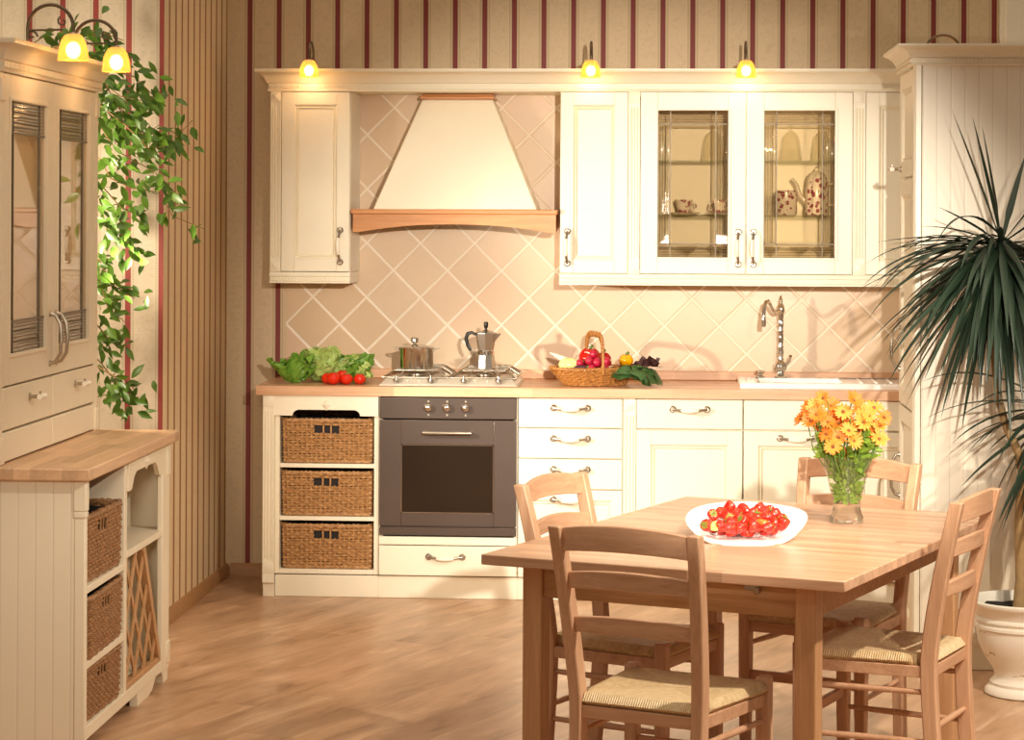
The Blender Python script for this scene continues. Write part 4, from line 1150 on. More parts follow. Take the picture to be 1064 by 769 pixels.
g.build('lattice', 'lattice', t)
g = G()
g.box(DX - .035, DX - .004, -2.46, -1.934, .086, .105)
a, b, c, e = -1.945, .10, -2.195, .524; l = math.hypot(c - a, e - b); nx, ny = -(e - b) / l * .016, (c - a) / l * .016
g.prism([(a + nx, b + ny), (a - nx, b - ny), (c - nx, e - ny), (c + nx, e + ny)], 'x', DX - .035, DX - .004)
g.build('lattice_frame', 'lattice', t, bevel=.002)
g = G(); g.prism([(-2.30, .0005), (-2.12, .0005), (-2.06, .012), (-2.02, .04), (-2.0, .045), (-2.30, .045)], 'x', DX - .03, DX - .004)
g.prism([(-1.90, .0005), (-1.83, .0005), (-1.825, .045), (-1.93, .045), (-1.91, .03)], 'x', DX - .05, DX - .002)
g.build('bracket_foot', 'cream_dresser', t)
g = G(); g.box(xb, DX - .06, -1.85, yb2, .0005, .045); g.box(xb, xb + .05, ya + .03, yb2, .0005, .05); g.build('base_block', 'cream_dresser', t)
b1 = None
for z, lab, ry, wob in ((.5155, 'brown wicker basket in the top compartment of the dresser base, dark inside', 90 - 1.4, 0), (.2835, 'brown wicker basket in the middle compartment of the dresser base', 90 + 1, .01), (.0855, 'brown wicker basket in the bottom compartment of the dresser base, nearest the floor', 90 - 1, 0)):
    lc = (-1.988 + wob, -2.757, z)
    if b1 is None: b1 = basket('wicker_basket', .472, .42, .19, 'wicker_dark', lc, lab, 'wicker baskets in the dresser', math.radians(ry)); b1.scale = (1, 1, 1.12)
    else: dup(b1, lc, (0, 0, math.radians(ry)), lab, None, (1, 1, .9 if z < .2 else 1.03))
t = thing('dresser_worktop', (-2.03, -2.43, .847), 'thick wooden top of the dresser base at the left', 'worktop')
g = G(); g.box(-2.33, DX + .022, -3.075, -1.755, .8465, .885); g.build('top', 'beech_y', t, bevel=.005)
# hutch
HX = -2.04
t = thing('dresser_hutch', (-2.18, -2.4, .885), 'cream dresser top cabinet with two leaded glass doors standing at the left edge', 'cabinet')
hy0, hy1, hz0, hz1 = -3.03, -1.772, .8855, 2.10
g = G(); shell(g, -2.325, HX - .022, hy0, hy1, hz0, hz1, .018, True, True, False); g.box(-2.325, -2.315, hy0 + .018, hy1 - .018, hz0 + .018, hz1 - .018)
g.box(-2.315, HX - .024, hy0 + .018, hy1 - .018, 1.115, 1.13); g.build('body', 'cream_dresser', t)
FH = right_of(HX - .02)
for y0, y1 in ((hy0, -2.982), (-1.812, hy1)):
    g = G(FH); g.box(y0, y1, 0, .02, hz0, hz1); g.box(y0 - .003, y1 + .003, .0, .026, hz0, hz0 + .08); g.box(y0 - .003, y1 + .003, 0, .026, hz1 - .09, hz1 - .02); g.build('corner_post', 'cream_dresser', t, bevel=.003)
ys = [-2.982, -2.389, -1.812]
for k in range(2):
    u0, u1 = ys[k], ys[k + 1]
    d = door(FH, u0, u1, .888, .983, t, 'drawer', 'cream_dresser', panel=False)
    d = door(FH, u0, u1, .986, 1.122, t, 'drawer', 'cream_dresser', panel=False); knob(right_of(HX), (u0 + u1) / 2 + .01, 1.073, d)
    a, b, c, e = u0 + .072, u1 - .09, 1.222, 2.016
    if k: a, b = u0 + .06, u1 - .095
    g = G(FH); th = .02
    z0, z1 = 1.126, hz1 - .002
    g.box(u0 + .002, a, 0, th, z0, z1); g.box(b, u1 - .002, 0, th, z0, z1); g.box(a, b, 0, th, z0, c); g.box(a, b, 0, th, e, z1)
    for s in ((a - .012, a, c - .012, e + .012), (b, b + .012, c - .012, e + .012), (a, b, c - .012, c), (a, b, e, e + .012)):
        g.box(s[0], s[1], th - .001, th + .004, s[2], s[3])
    d = g.build('door', 'cream_dresser', t, bevel=.002)
    bw, bh = .06, .10
    g = G(FH); g.box(a + bw, b - bw, .008, .010, c + bh, e - bh); g.build('pane', 'pane', d)
    g = G(FH)
    for s in ((a, a + bw), (b - bw, b)):
        g = G(FH); g.box(s[0], s[1], .008, .010, c + bh, e - bh); g.build('bevelled_pane', 'pane', d)
    for s in ((c, c + bh), (e - bh, e)):
        g = G(FH); g.box(a, b, .008, .012, s[0], s[1]); g.build('cross_ribbed_pane', 'pane_ribz', d)
    g = G(FH); q = .0025
    for y in (a + bw, b - bw): g.box(y - q, y + q, .006, .014, c, e)
    for z in (c + bh, e - bh): g.box(a, b, .006, .014, z - q, z + q)
    for i in range(1, 6):
        for z in (c + bh * i / 6, e - bh * i / 6): g.box(a + bw, b - bw, .006, .013, z - .0013, z + .0013)
    g.build('lead_came', 'lead', d)
    bow(right_of(HX), (u1 - .04) if k == 0 else (u0 + .04), 1.247, d, .165, .04)
for z in (1.40, 1.70):
    g = G(); g.box(-2.31, -2.075, hy0 + .02, hy1 - .02, z, z + .006); g.build('glass_shelf', 'shelfglass', t)
g = G(); P_ = cornice_prof(0, 0)
g.sweep([[(-2.325, hy0 - o, hz1 + z) for o, z in P_], [(HX + o, hy0 - o, hz1 + z) for o, z in P_], [(HX + o, hy1 + o, hz1 + z) for o, z in P_], [(-2.325, hy1 + o, hz1 + z) for o, z in P_]], True, True)
g.box(-2.325, HX, hy0, hy1, hz1, hz1 + .02); g.build('cornice', 'cream_dresser', t, ang=30)
g = G(); n = 90
for k in range(n):
    y = hy0 + (k + .2) * (hy1 - hy0) / n; g.box(HX + .008, HX + .0155, y, y + .008, hz1 + .014, hz1 + .032)
g.build('dentil_band', 'cream_dresser', t)
for y, lab in ((-2.73, 'nearer of the two amber glass lamps on the dresser cornice'), (-2.14, 'farther amber glass lamp on the dresser cornice, beside the ficus leaves')):
    c = dup(lamp0, (-2.035, y, hz1 + .0985), (0, 0, PI / 2), lab, 'amber lamps on the dresser'); c.scale = (1.12, 1.12, 1.12)
    l = bpy.data.lights.new('bulb_light', 'POINT'); l.energy = .5; l.color = (1, .62, .28); l.shadow_soft_size = .02
    o = bpy.data.objects.new('bulb_light', l); COL.objects.link(o); o.location = (-2.035 + .147, y, hz1 + .0985 - .06)
# ------------------------------------------------------------------ dining table (local frame, then turned)
TR = math.radians(-22.2); TC = (.264, -3.325)
t = thing('dining_table', (0, 0, 0), 'rectangular beech dining table with four chairs round it', 'table')
g = G(); g.box(-.51, .51, -.745, .745, .722, .75); g.build('table_top', 'table', t, bevel=.003)
lx, ly, lw = .51 - .096, .745 - .06, .056
for sx in (-1, 1):
    for sy in (-1, 1):
        g = G(); xa, ya_ = sx * lx, sy * ly
        xs = sorted((xa, xa - sx * lw)); y_ = sorted((ya_, ya_ - sy * lw)); g.box(xs[0], xs[1], y_[0], y_[1], 0.0005, .7215); g.build('leg', 'leg', t, bevel=.003)
g = G()
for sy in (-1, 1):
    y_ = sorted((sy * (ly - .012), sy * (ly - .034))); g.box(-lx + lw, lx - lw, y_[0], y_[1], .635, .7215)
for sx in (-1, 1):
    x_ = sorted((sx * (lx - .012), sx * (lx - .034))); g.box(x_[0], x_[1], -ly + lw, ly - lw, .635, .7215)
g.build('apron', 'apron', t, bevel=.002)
g = G(); g.box(.22, .26, -ly + .002, -ly + .014, .70, .72); g.box(.25, .262, -ly - .006, -ly + .01, .694, .708); g.build('clasp', 'nickel', t)
t.location = (TC[0], TC[1], 0); t.rotation_euler = (0, 0, TR)
# ------------------------------------------------------------------ chairs
def make_chair(label):
    t = thing('dining_chair', (0, 0, 0), label, 'chair', 'ladder-back chairs round the table')
    sw, bw = .207, .168       # half widths front / rear
    H = .885
    def post(s):
        def ctr(z):
            if z < .43: return (s * (bw - .006 * (1 - z / .43)), -.03 * ((.43 - z) / .43) ** 1.5 * 1.0)
            u = (z - .43) / (H - .43); return (s * (bw + .022 * u), -.085 * u ** 1.35)
        return ctr
    for s in (-1, 1):
        ctr = post(s); g = G(); rings = []
        for k in range(15):
            z = .0005 + (H - .0005) * k / 14; x, y = ctr(z); hw = .0165; hd = .022 if z < .6 else .022 - .004 * (z - .6) / .29
            rings.append([(x - hw, y - hd, z), (x + hw, y - hd, z), (x + hw, y + hd, z), (x - hw, y + hd, z)])
        g.sweep(rings); g.build('back_post', 'chair_z', t, bevel=.004)
        g = G(); x = s * (sw - .018); y = .366
        rings = []
        for z, q in ((.0005, .0135), (.2, .0175), (.462, .0185), (.468, .016)):
            rings.append([(x - q, y - q, z), (x + q, y - q, z), (x + q, y + q, z), (x - q, y + q, z)])
        g.sweep(rings); g.build('front_leg', 'chair_z', t, bevel=.004)
    for zc, h, ar in ((.852, .062, .014), (.748, .044, .010), (.634, .042, .008)):
        x, y = post(1)(zc); g = G(); rings = []
        for k in range(17):
            u = 2 * k / 16 - 1; xx = u * (x - .006); yy = y - .026 * (1 - u * u) + .002; a = ar * (1 - u * u)
            z0, z1 = zc - h / 2 + a * .75, zc + h / 2 + a - .004 * (u * u)
            rings.append([(xx, yy - .008, z0), (xx, yy + .008, z0), (xx, yy + .008, z1), (xx, yy - .008, z1)])
        g.sweep(rings); g.build('slat', 'chair_x', t, bevel=.003)
    g = G(); yr, yf_, zs_ = -.008, .395, .405
    g.box(-bw, bw, -.012, .010, zs_ - .012, zs_ + .02); g.box(-sw + .03, sw - .03, .355, .377, zs_ - .012, zs_ + .02)
    for s in (-1, 1):
        g.hexa([(s * bw - .011, .0, zs_ - .012), (s * bw + .011, .0, zs_ - .012), (s * (sw - .018) + .011, .36, zs_ - .012), (s * (sw - .018) - .011, .36, zs_ - .012)], [(s * bw - .011, .0, zs_ + .02), (s * bw + .011, .0, zs_ + .02), (s * (sw - .018) + .011, .36, zs_ + .02), (s * (sw - .018) - .011, .36, zs_ + .02)])
    g.build('seat_frame', 'chair_x', t, bevel=.002)
    # rush seat: rounded cushion-like pad, dipping towards the middle, notched around the posts
    g = G(); NX, NY = 28, 26; top = []; bot = []
    for j in range(NY + 1):
        v = j / NY; y = -.014 + (.385 + .014) * v; hw = bw + .006 + (sw + .004 - bw - .006) * v
        rt, rb = [], []
        for i in range(NX + 1):
            u = 2 * i / NX - 1
            eu = min(1, (1 - abs(u)) * hw / .024); ev = min(1, min(v, 1 - v) * .399 / .024)
            e = math.sqrt(max(0, 1 - (1 - min(eu, ev)) ** 2)); e = min(e, math.sqrt(max(0, 1 - (1 - eu) ** 2)), math.sqrt(max(0, 1 - (1 - ev) ** 2)))
            dip = .010 * (1 - max(abs(u), abs(2 * v - 1)) ** 2)
            rib = .0015 * abs(abs(u) - abs(2 * v - 1) * .98) if True else 0
            ux = u
            cx = u * hw; cy = y
            if abs(u) > .86 and v < .12: cx = math.copysign(hw * .86, u); e *= .9     # post notch
            if abs(u) > .90 and v > .90: cy = min(cy, .347); 
            rt.append((cx, cy, .436 + .022 * e - dip)); rb.append((cx, cy, .436 - .016 * e))
        top.append(rt); bot.append(rb)
    g.grid(top); g.grid([r[::-1] for r in bot])
    bmesh.ops.remove_doubles(g.b, verts=g.b.verts, dist=.0006)
    g.build('seat', 'rush', t, ang=70)
    for z in (.352, .215):
        for s in (-1, 1):
            x, y = post(s)(z); g = G(); g.tube([(x, y + .015, z), ((x + s * (sw - .018)) / 2, .2, z), (s * (sw - .018), .356, z)], [.0075, .0095, .0075], 10); g.build('side_rung', 'chair_x', t)
    g = G(); x, y = post(1)(.25); g.tube([(-x, y, .25), (0, y, .25), (x, y, .25)], [.0075, .0095, .0075], 10); g.build('rear_rung', 'chair_x', t)
    g = G(); g.box(-sw + .03, sw - .03, .358, .374, .245, .275); g.build('front_stretcher', 'chair_x', t, bevel=.003)
    return t
ch = make_chair('beech ladder-back chair nearest the camera, seen from behind at the near end of the table')
def put(o, x, y, deg): o.location = (x, y, 0); o.rotation_euler = (0, 0, math.radians(deg))
put(ch, -.060, -4.240, -24.6)
dup(ch, (-.254, -3.215, 0), (0, 0, math.radians(-114.8)), 'beech ladder-back chair on the oven side of the table, its back against the drawers')
dup(ch, (.588, -2.644, 0), (0, 0, math.radians(153.3)), 'beech ladder-back chair at the far end of the table behind the vase of daisies')
dup(ch, (.798, -3.44, 0), (0, 0, math.radians(67)), 'brightly lit beech ladder-back chair on the right, in side view beside the palm pot')
# ------------------------------------------------------------------ platter of strawberries
PX, PY, PZ = .2355, -3.445, .7505
t = thing('serving_platter', (PX, PY, PZ), 'white leaf-shaped platter of strawberries on the dining table', 'platter')
def outline(a):
    ca, sa = math.cos(a), math.sin(a); e = .9
    x = .172 * math.copysign(abs(ca) ** .97, ca); y = .152 * math.copysign(abs(sa) ** .97, sa)
    if ca > 0: y *= 1 - .42 * ca ** 1.6
    return x, y
g = G(); NA = 64; prof = [0, .2, .4, .55, .68, .8, .9, .97, 1.0]
def rimz(a):
    s = math.sin(a); return .052 + .046 * s - .012 * s * s + .012 * max(0, math.cos(a)) ** 3
def pz(f, a):
    q = max(0, (f - .5) / .5); return .007 + (rimz(a) - .007) * q ** 1.6
rings = []
for f in prof[1:]:
    rings.append([(PX + outline(2 * PI * k / NA)[0] * f, PY + outline(2 * PI * k / NA)[1] * f, PZ + pz(f, 2 * PI * k / NA)) for k in range(NA)])
R = [[g.v(*p) for p in r] for r in rings]; c = g.v(PX, PY, PZ + .007); c2 = g.v(PX, PY, PZ)
for k in range(NA): g.f([c, R[0][k], R[0][(k + 1) % NA]])
for a, b in zip(R, R[1:]):
    for k in range(NA): g.f([a[k], a[(k + 1) % NA], b[(k + 1) % NA], b[k]])
low = [[g.v(PX + outline(2 * PI * k / NA)[0] * f * .985, PY + outline(2 * PI * k / NA)[1] * f * .985, PZ + max(0, pz(f, 2 * PI * k / NA) - .0065)) for k in range(NA)] for f in (1.0, .9, .8, .68, .55)]
for a, b in zip([R[-1]] + low, low):
    for k in range(NA): g.f([a[k], a[(k + 1) % NA], b[(k + 1) % NA], b[k]])
for k in range(NA): g.f([c2, low[-1][(k + 1) % NA], low[-1][k]])
g.build('dish', 'white', t, ang=50)
BERRY = [(0.141, -3.428, 0.812), (0.163, -3.405, 0.817), (0.189, -3.36, 0.827), (0.183, -3.456, 0.806), (0.205, -3.411, 0.816), (0.231, -3.377, 0.824), (0.255, -3.405, 0.818), (0.274, -3.366, 0.827), (0.293, -3.434, 0.812), (0.305, -3.377, 0.825), (0.32, -3.422, 0.815), (0.332, -3.445, 0.81), (0.311, -3.49, 0.801), (0.336, -3.49, 0.801), (0.277, -3.496, 0.799), (0.255, -3.479, 0.802), (0.255, -3.519, 0.794), (0.228, -3.473, 0.803), (0.217, -3.524, 0.792), (0.185, -3.53, 0.791), (0.162, -3.519, 0.793), (0.124, -3.507, 0.795), (0.142, -3.519, 0.793), (0.21, -3.451, 0.808), (0.291, -3.524, 0.793), (0.193, -3.485, 0.8), (0.244, -3.451, 0.808), (0.263, -3.451, 0.808), (0.286, -3.4, 0.82)]
def make_berry(mat, label, seed):
    t = thing('strawberry', (0, 0, 0), label, 'strawberry', 'ripe strawberries on the platter')
    g = G(); n = 16; k1 = 1 + .06 * math.sin(seed)
    g.lathe([(0, -.0225), (.005, -.0205), (.0105, -.013), (.0148, -.003), (.0168, .007), (.0155, .013), (.010, .0155), (0, .016)], (0, 0, 0), n, k1, 1 / k1); g.build('fruit', mat, t, ang=80)
    g = G()
    for k in range(8):
        a = 2 * PI * k / 8 + seed; r = .012 + .002 * (k % 2)
        L = [(0, 0, .0165), (r * .6 * math.cos(a - .3), r * .6 * math.sin(a - .3), .0168), (r * math.cos(a), r * math.sin(a), .0185), (r * .6 * math.cos(a + .3), r * .6 * math.sin(a + .3), .0168)]
        g.f([g.v(*p) for p in L])
    g.tube([(0, 0, .015), (.001, .001, .021), (.004, .002, .026)], .0012, 5); g.build('calyx', 'calyx', t, flip=False)
    return t
LB = 'ripe red strawberry heaped on the white platter'
protos = [make_berry('berry', LB, 1.0), make_berry('berry', LB, 2.5)]
rb = random.Random(5); used = {}
def rot(): return (rb.uniform(-1.9, 1.9), rb.uniform(-1.0, 1.0), rb.uniform(0, 6.28))
for i, (x, y, z) in enumerate(BERRY):
    if i == 22:
        b = make_berry('berry_pale', 'small pale unripe strawberry at the front left of the heap on the platter', .3); del b['group']; b.scale = (.85,) * 3
        b.location = (x, y, z); b.rotation_euler = (1.2, .4, .5); continue
    if i == 14:
        b = make_berry('berry_orange', 'orange half-ripe strawberry at the front right of the heap on the platter', 1.3); del b['group']
        b.location = (x, y, z); b.rotation_euler = (2.0, .3, 1.2); continue
    p = protos[i % 2]; sc = (rb.uniform(.92, 1.1),) * 3
    if p not in used: used[p] = 1; b = p
    else: b = copy_tree(p)
    b.location = (x, y, z); b.rotation_euler = rot(); b.scale = sc
for k in range(10):          # berries lower in the heap
    a = k * 2.4; r = .028 * math.sqrt(k + .3)
    b = copy_tree(protos[k % 2]); b.location = (PX - .005 + r * 1.05 * math.cos(a), PY - .01 + r * .75 * math.sin(a), PZ + .026 + .004 * (k % 2)); b.rotation_euler = rot()
# ------------------------------------------------------------------ vase with daisies
VX, VY, VZ = .547, -3.055, .7505
t = thing('glass_vase', (VX, VY, VZ), 'clear flared glass vase with a thick base standing on the dining table', 'vase')
g = G(); g.lathe([(0, 0), (.047, 0), (.050, .003), (.050, .018), (.044, .03), (.040, .048), (.0405, .058), (.036, .058), (0, .054)], (VX, VY, VZ), 40); g.build('base', 'vase', t, ang=50)
g = G(); g.lathe([(.0405, .0585), (.0415, .064), (.052, .105), (.063, .15), (.0735, .197), (.0725, .1985), (.0715, .197), (.061, .15), (.05, .105), (.039, .064)], (VX, VY, VZ), 40); g.build('flared_wall', 'vase_wall', t, ang=50)
t = thing('flower_greenery', (VX, VY, VZ + .06), 'bunch of green leaves and stems filling the glass vase', 'leaves')
g = G(); rg = random.Random(9); g.mi = 0
def vr(z): return .034 + (z - .06) * .27
def small_leaf(g, p, d, L, W, rn):
    d = Vector(d).normalized(); s = d.cross(Vector((rn.uniform(-1, 1), rn.uniform(-1, 1), rn.uniform(-.3, 1)))).normalized(); nn = s.cross(d)
    p = Vector(p); rows = []
    for a, w in ((0, .08), (.3, .8), (.6, 1), (.85, .6), (1, .03)):
        q = p + d * L * a - nn * L * .25 * a * a; rows.append([tuple(q - s * W * w + nn * W * w * .4), tuple(q), tuple(q + s * W * w + nn * W * w * .4)])
    g.grid(rows)
for k in range(420):
    z = rg.uniform(.062, .20); a = rg.uniform(0, 6.28); r = vr(z) * math.sqrt(rg.uniform(.05, .62))
    small_leaf(g, (VX + r * math.cos(a), VY + r * math.sin(a), VZ + z), (math.cos(a) * .5, math.sin(a) * .5, rg.uniform(-.3, 1.2)), rg.uniform(.014, .024), rg.uniform(.005, .009), rg)
for k in range(230):
    z = rg.uniform(.19, .285); a = rg.uniform(0, 6.28); r = (.075 if z < .25 else .07) * math.sqrt(rg.uniform(.02, 1))
    small_leaf(g, (VX + r * math.cos(a), VY + r * math.sin(a), VZ + z), (math.cos(a), math.sin(a), rg.uniform(-.2, 1.2)), rg.uniform(.022, .042), rg.uniform(.006, .011), rg)
g.build('leaves', 'greens', t, flip=False)
FLOW = [(0.474, -3.111, 1.125), (0.453, -3.094, 1.096), (0.439, -3.032, 1.084), (0.499, -3.056, 1.096), (0.56, -3.11, 1.117), (0.581, -3.072, 1.086), (0.625, -3.067, 1.092), (0.652, -3.102, 1.068), (0.414, -3.039, 1.054), (0.437, -3.107, 1.054), (0.467, -3.077, 1.07), (0.502, -3.063, 1.066), (0.52, -3.073, 1.045), (0.555, -3.055, 1.047), (0.495, -3.039, 1.02), (0.533, -3.015, 1.025), (0.577, -3.089, 1.025), (0.617, -3.049, 1.05), (0.624, -3.083, 1.016), (0.635, -3.128, 1.005), (0.498, -3.16, 0.988), (0.537, -3.053, 0.95), (0.482, -3.127, 1.019), (0.596, -3.085, 1.072), (0.468, -3.022, 1.024), (0.546, -3.056, 1.072)]
def daisy(i, p):
    big = i not in (21,)
    spec = {6: 'wide open pale orange daisy with dark centre at the upper right of the bouquet', 20: 'orange daisy with dark centre hanging low in front of the vase rim', 21: 'drooping orange daisy touching the vase rim', 0: 'topmost orange daisy at the upper left of the bouquet', 8: 'small orange daisy at the far left of the bouquet', 7: 'small orange daisy at the far right of the bouquet'}
    t = thing('daisy', p, spec.get(i, 'orange daisy crowded in the middle of the bouquet'), 'flower', None if i in spec else 'daisies in the middle of the bouquet')
    out = Vector((p[0] - VX, p[1] - VY, 0)) * 6 + Vector((0, -.75, .55)) + Vector((rg.uniform(-.5, .5), rg.uniform(-.5, .3), rg.uniform(-.3, .6)))
    if i in (20, 21): out = Vector((.1, -1, -.25))
    n = out.normalized(); a = n.cross(Vector((.3, .2, 1))).normalized(); b = n.cross(a); P = Vector(p)
    R = rg.uniform(.024, .031); open_ = rg.uniform(.1, .5) if i in (6, 20, 18, 12) else rg.uniform(.2, .9)
    np_ = rg.randint(13, 17); g = G()
    for k in range(np_):
        th = 2 * PI * k / np_ + rg.uniform(-.1, .1); d = a * math.cos(th) + b * math.sin(th); s = n.cross(d); L = R * rg.uniform(.88, 1.1); w = R * .13
        rows = []
        for u, ww in ((.12, .45), (.4, .95), (.75, 1), (.93, .65), (1.0, .1)):
            q = P + d * L * u + n * (L * open_ * (u ** .8) * .8 - .003 * u * u); rows.append([tuple(q - s * w * ww), tuple(q + n * .0012), tuple(q + s * w * ww)])
        g.grid(rows)
    g.build('petals', 'petal' if rg.random() < .55 else 'petal_edge', t, flip=False)
    g = G(); 
    g.ball(tuple(P + n * .003), R * .2, 10); g.build('flower_centre', 'disc', t)
    g = G(); e = Vector((VX + (p[0] - VX) * .25, VY + (p[1] - VY) * .25, VZ + .12)); m = (P + e) / 2 + Vector((p[0] - VX, p[1] - VY, 0)) * .12
    if i == 21: e = Vector((VX - .02, VY - .03, VZ + .2)); m = P + Vector((0, .02, .02))
    g.tube([P - n * .004, P - n * .02 + (m - P) * .1, m, e], .0018, 6); g.build('stem', 'stemgreen', t)
FLOW += [(.452, -3.12, 1.075), (.53, -3.125, 1.085), (.59, -3.13, 1.055), (.515, -3.135, 1.01), (.56, -3.13, 1.0), (.605, -3.13, 1.075), (.485, -3.14, 1.055), (.545, -3.14, 1.03), (.64, -3.10, 1.04)]
for i, p in enumerate(FLOW): daisy(i, p)
# ------------------------------------------------------------------ palm in its pot
QX, QY = 1.268, -1.82
t = thing('potted_palm', (QX, QY, 0), 'dark spiky dracaena palm in a cream urn at the right edge', 'plant')
g = G(); g.lathe([(0, .0005), (.135, .0005), (.142, .004), (.142, .018), (.132, .028), (.124, .034), (.126, .044), (.112, .056), (.108, .07), (.118, .095), (.145, .135), (.165, .18), (.172, .215), (.172, .232), (.180, .236), (.180, .246), (.173, .25), (.174, .258), (.18, .262), (.179, .27), (.175, .275), (.182, .295), (.197, .312), (.203, .318), (.203, .328), (.196, .332), (.186, .322), (.172, .29), (0, .288)], (QX, QY, 0), 56); g.build('pot', 'pot', t, ang=50)
g = G(); rows = []
for j in range(7):
    rows.append([(QX + .172 * j / 6 * math.cos(2 * PI * k / 40), QY + .172 * j / 6 * math.sin(2 * PI * k / 40), .296 + .014 * noise.noise(Vector((j * 1.3, k * .9, 0)))) for k in range(41)])
g.grid(rows); g.build('soil', 'soil', t)
g = G(); g.tube([(QX - .02, QY, .28), (QX - .015, QY, .4), (QX - .02, QY + .01, .6), (QX - .01, QY, .78), (QX + .05, QY, .9), (QX + .11, QY, .99)], [.03, .024, .022, .022, .019, .016], 12); g.build('trunk', 'bark', t)
g = G(); g.tube([(QX - .012, QY, .76), (QX - .035, QY - .02, .85), (QX - .075, QY - .03, .93), (QX - .10, QY - .02, 1.02), (QX - .115, QY - .02, 1.15), (QX - .105, QY - .02, 1.35), (QX - .095, QY - .02, 1.56)], [.017, .015, .0135, .013, .013, .013, .016], 10); g.build('branch', 'bark', t)
def frond(g, c, az, el, L, W, droop, rn):
    p = Vector(c); d = Vector((math.cos(az) * math.cos(el), math.sin(az) * math.cos(el), math.sin(el))); n = 12; rows = []
    side = d.cross(Vector((0, 0, 1)));
    side = side.normalized() if side.length > .05 else Vector((1, 0, 0)); step = L / n; tw = rn.uniform(-.4, .4)
    for k in range(n + 1):
        u = k / n; w = W * (math.sin(PI * min(1, .12 + u * .5)) if u < .3 else 1) * (1 - max(0, (u - .35) / .65) ** 1.6) + .0004
        s = side.copy(); up = s.cross(d); s = (s * math.cos(tw * u) + up * math.sin(tw * u)); up = s.cross(d)
        rows.append([tuple(p - s * w + up * w * .35), tuple(p), tuple(p + s * w + up * w * .35)])
        d = (d + Vector((0, 0, -droop * (.25 + u)))).normalized(); p = p + d * step
    g.grid(rows)
def crown(c, n, seed, lmin, lmax, bias, extra):
    rn = random.Random(seed); g = G()
    for k in range(n):
        az = rn.uniform(0, 2 * PI); el = rn.choice([rn.uniform(-.9, .2), rn.uniform(-.4, .5), rn.uniform(-1.2, -.2)])
        if QY + .3 < -1.3 and math.sin(az) > .5: el = min(el, -.2)
        cc = (c[0] + rn.uniform(-.01, .01), c[1] + rn.uniform(-.01, .01), c[2] + rn.uniform(-.05, .03))
        L = rn.uniform(lmin, lmax)
        if math.sin(az) > .1: L = min(L, .34 / max(.15, math.sin(az) * max(.35, math.cos(el))))
        frond(g, cc, az, el, L, rn.uniform(.011, .0165), rn.uniform(.05, .16), rn)
    for k in range(n // 2):
        frond(g, (c[0], c[1], c[2] - rn.uniform(0, .08)), rn.uniform(math.radians(150), math.radians(330)), rn.uniform(-1.25, -.35), rn.uniform(lmax * .7, lmax * 1.12), rn.uniform(.012, .018), rn.uniform(.04, .1), rn)
    for az, el, L, dr in extra: frond(g, c, az, el, L, .0125, dr, rn)
    g.build('foliage', 'palm', t, flip=False, ang=80)
E1 = [(math.radians(180 + 12), 1.20, .50, .0), (math.radians(200), 1.32, .46, .0), (math.radians(190), 1.4, .42, .0), (math.radians(60), 1.0, .4, .02), (math.radians(185), .15, .45, .04), (math.radians(178), .02, .40, .02), (math.radians(190), .35, .3, .04), (math.radians(195), .1, .42, .03), (math.radians(200), .55, .28, .02), (math.radians(-20), .9, .45, .02), (math.radians(-50), .5, .5, .03), (math.radians(-100), .3, .45, .05), (math.radians(170), -.25, .34, .10), (math.radians(205), -.5, .62, .07), (math.radians(215), -.55, .58, .06), (math.radians(225), -.7, .62, .05), (math.radians(198), -.4, .55, .08), (math.radians(240), -.9, .62, .04)]
crown((QX - .095, QY - .02, 1.57), 120, 5, .34, .58, 0, E1)
E2 = [(math.radians(185), .25, .5, .09), (math.radians(200), .1, .45, .10), (math.radians(190), -.1, .42, .09), (math.radians(215), .3, .5, .09), (math.radians(180), .6, .52, .12), (math.radians(230), 0, .45, .1)]
crown((QX + .12, QY, .99), 45, 8, .3, .46, 0, E2)
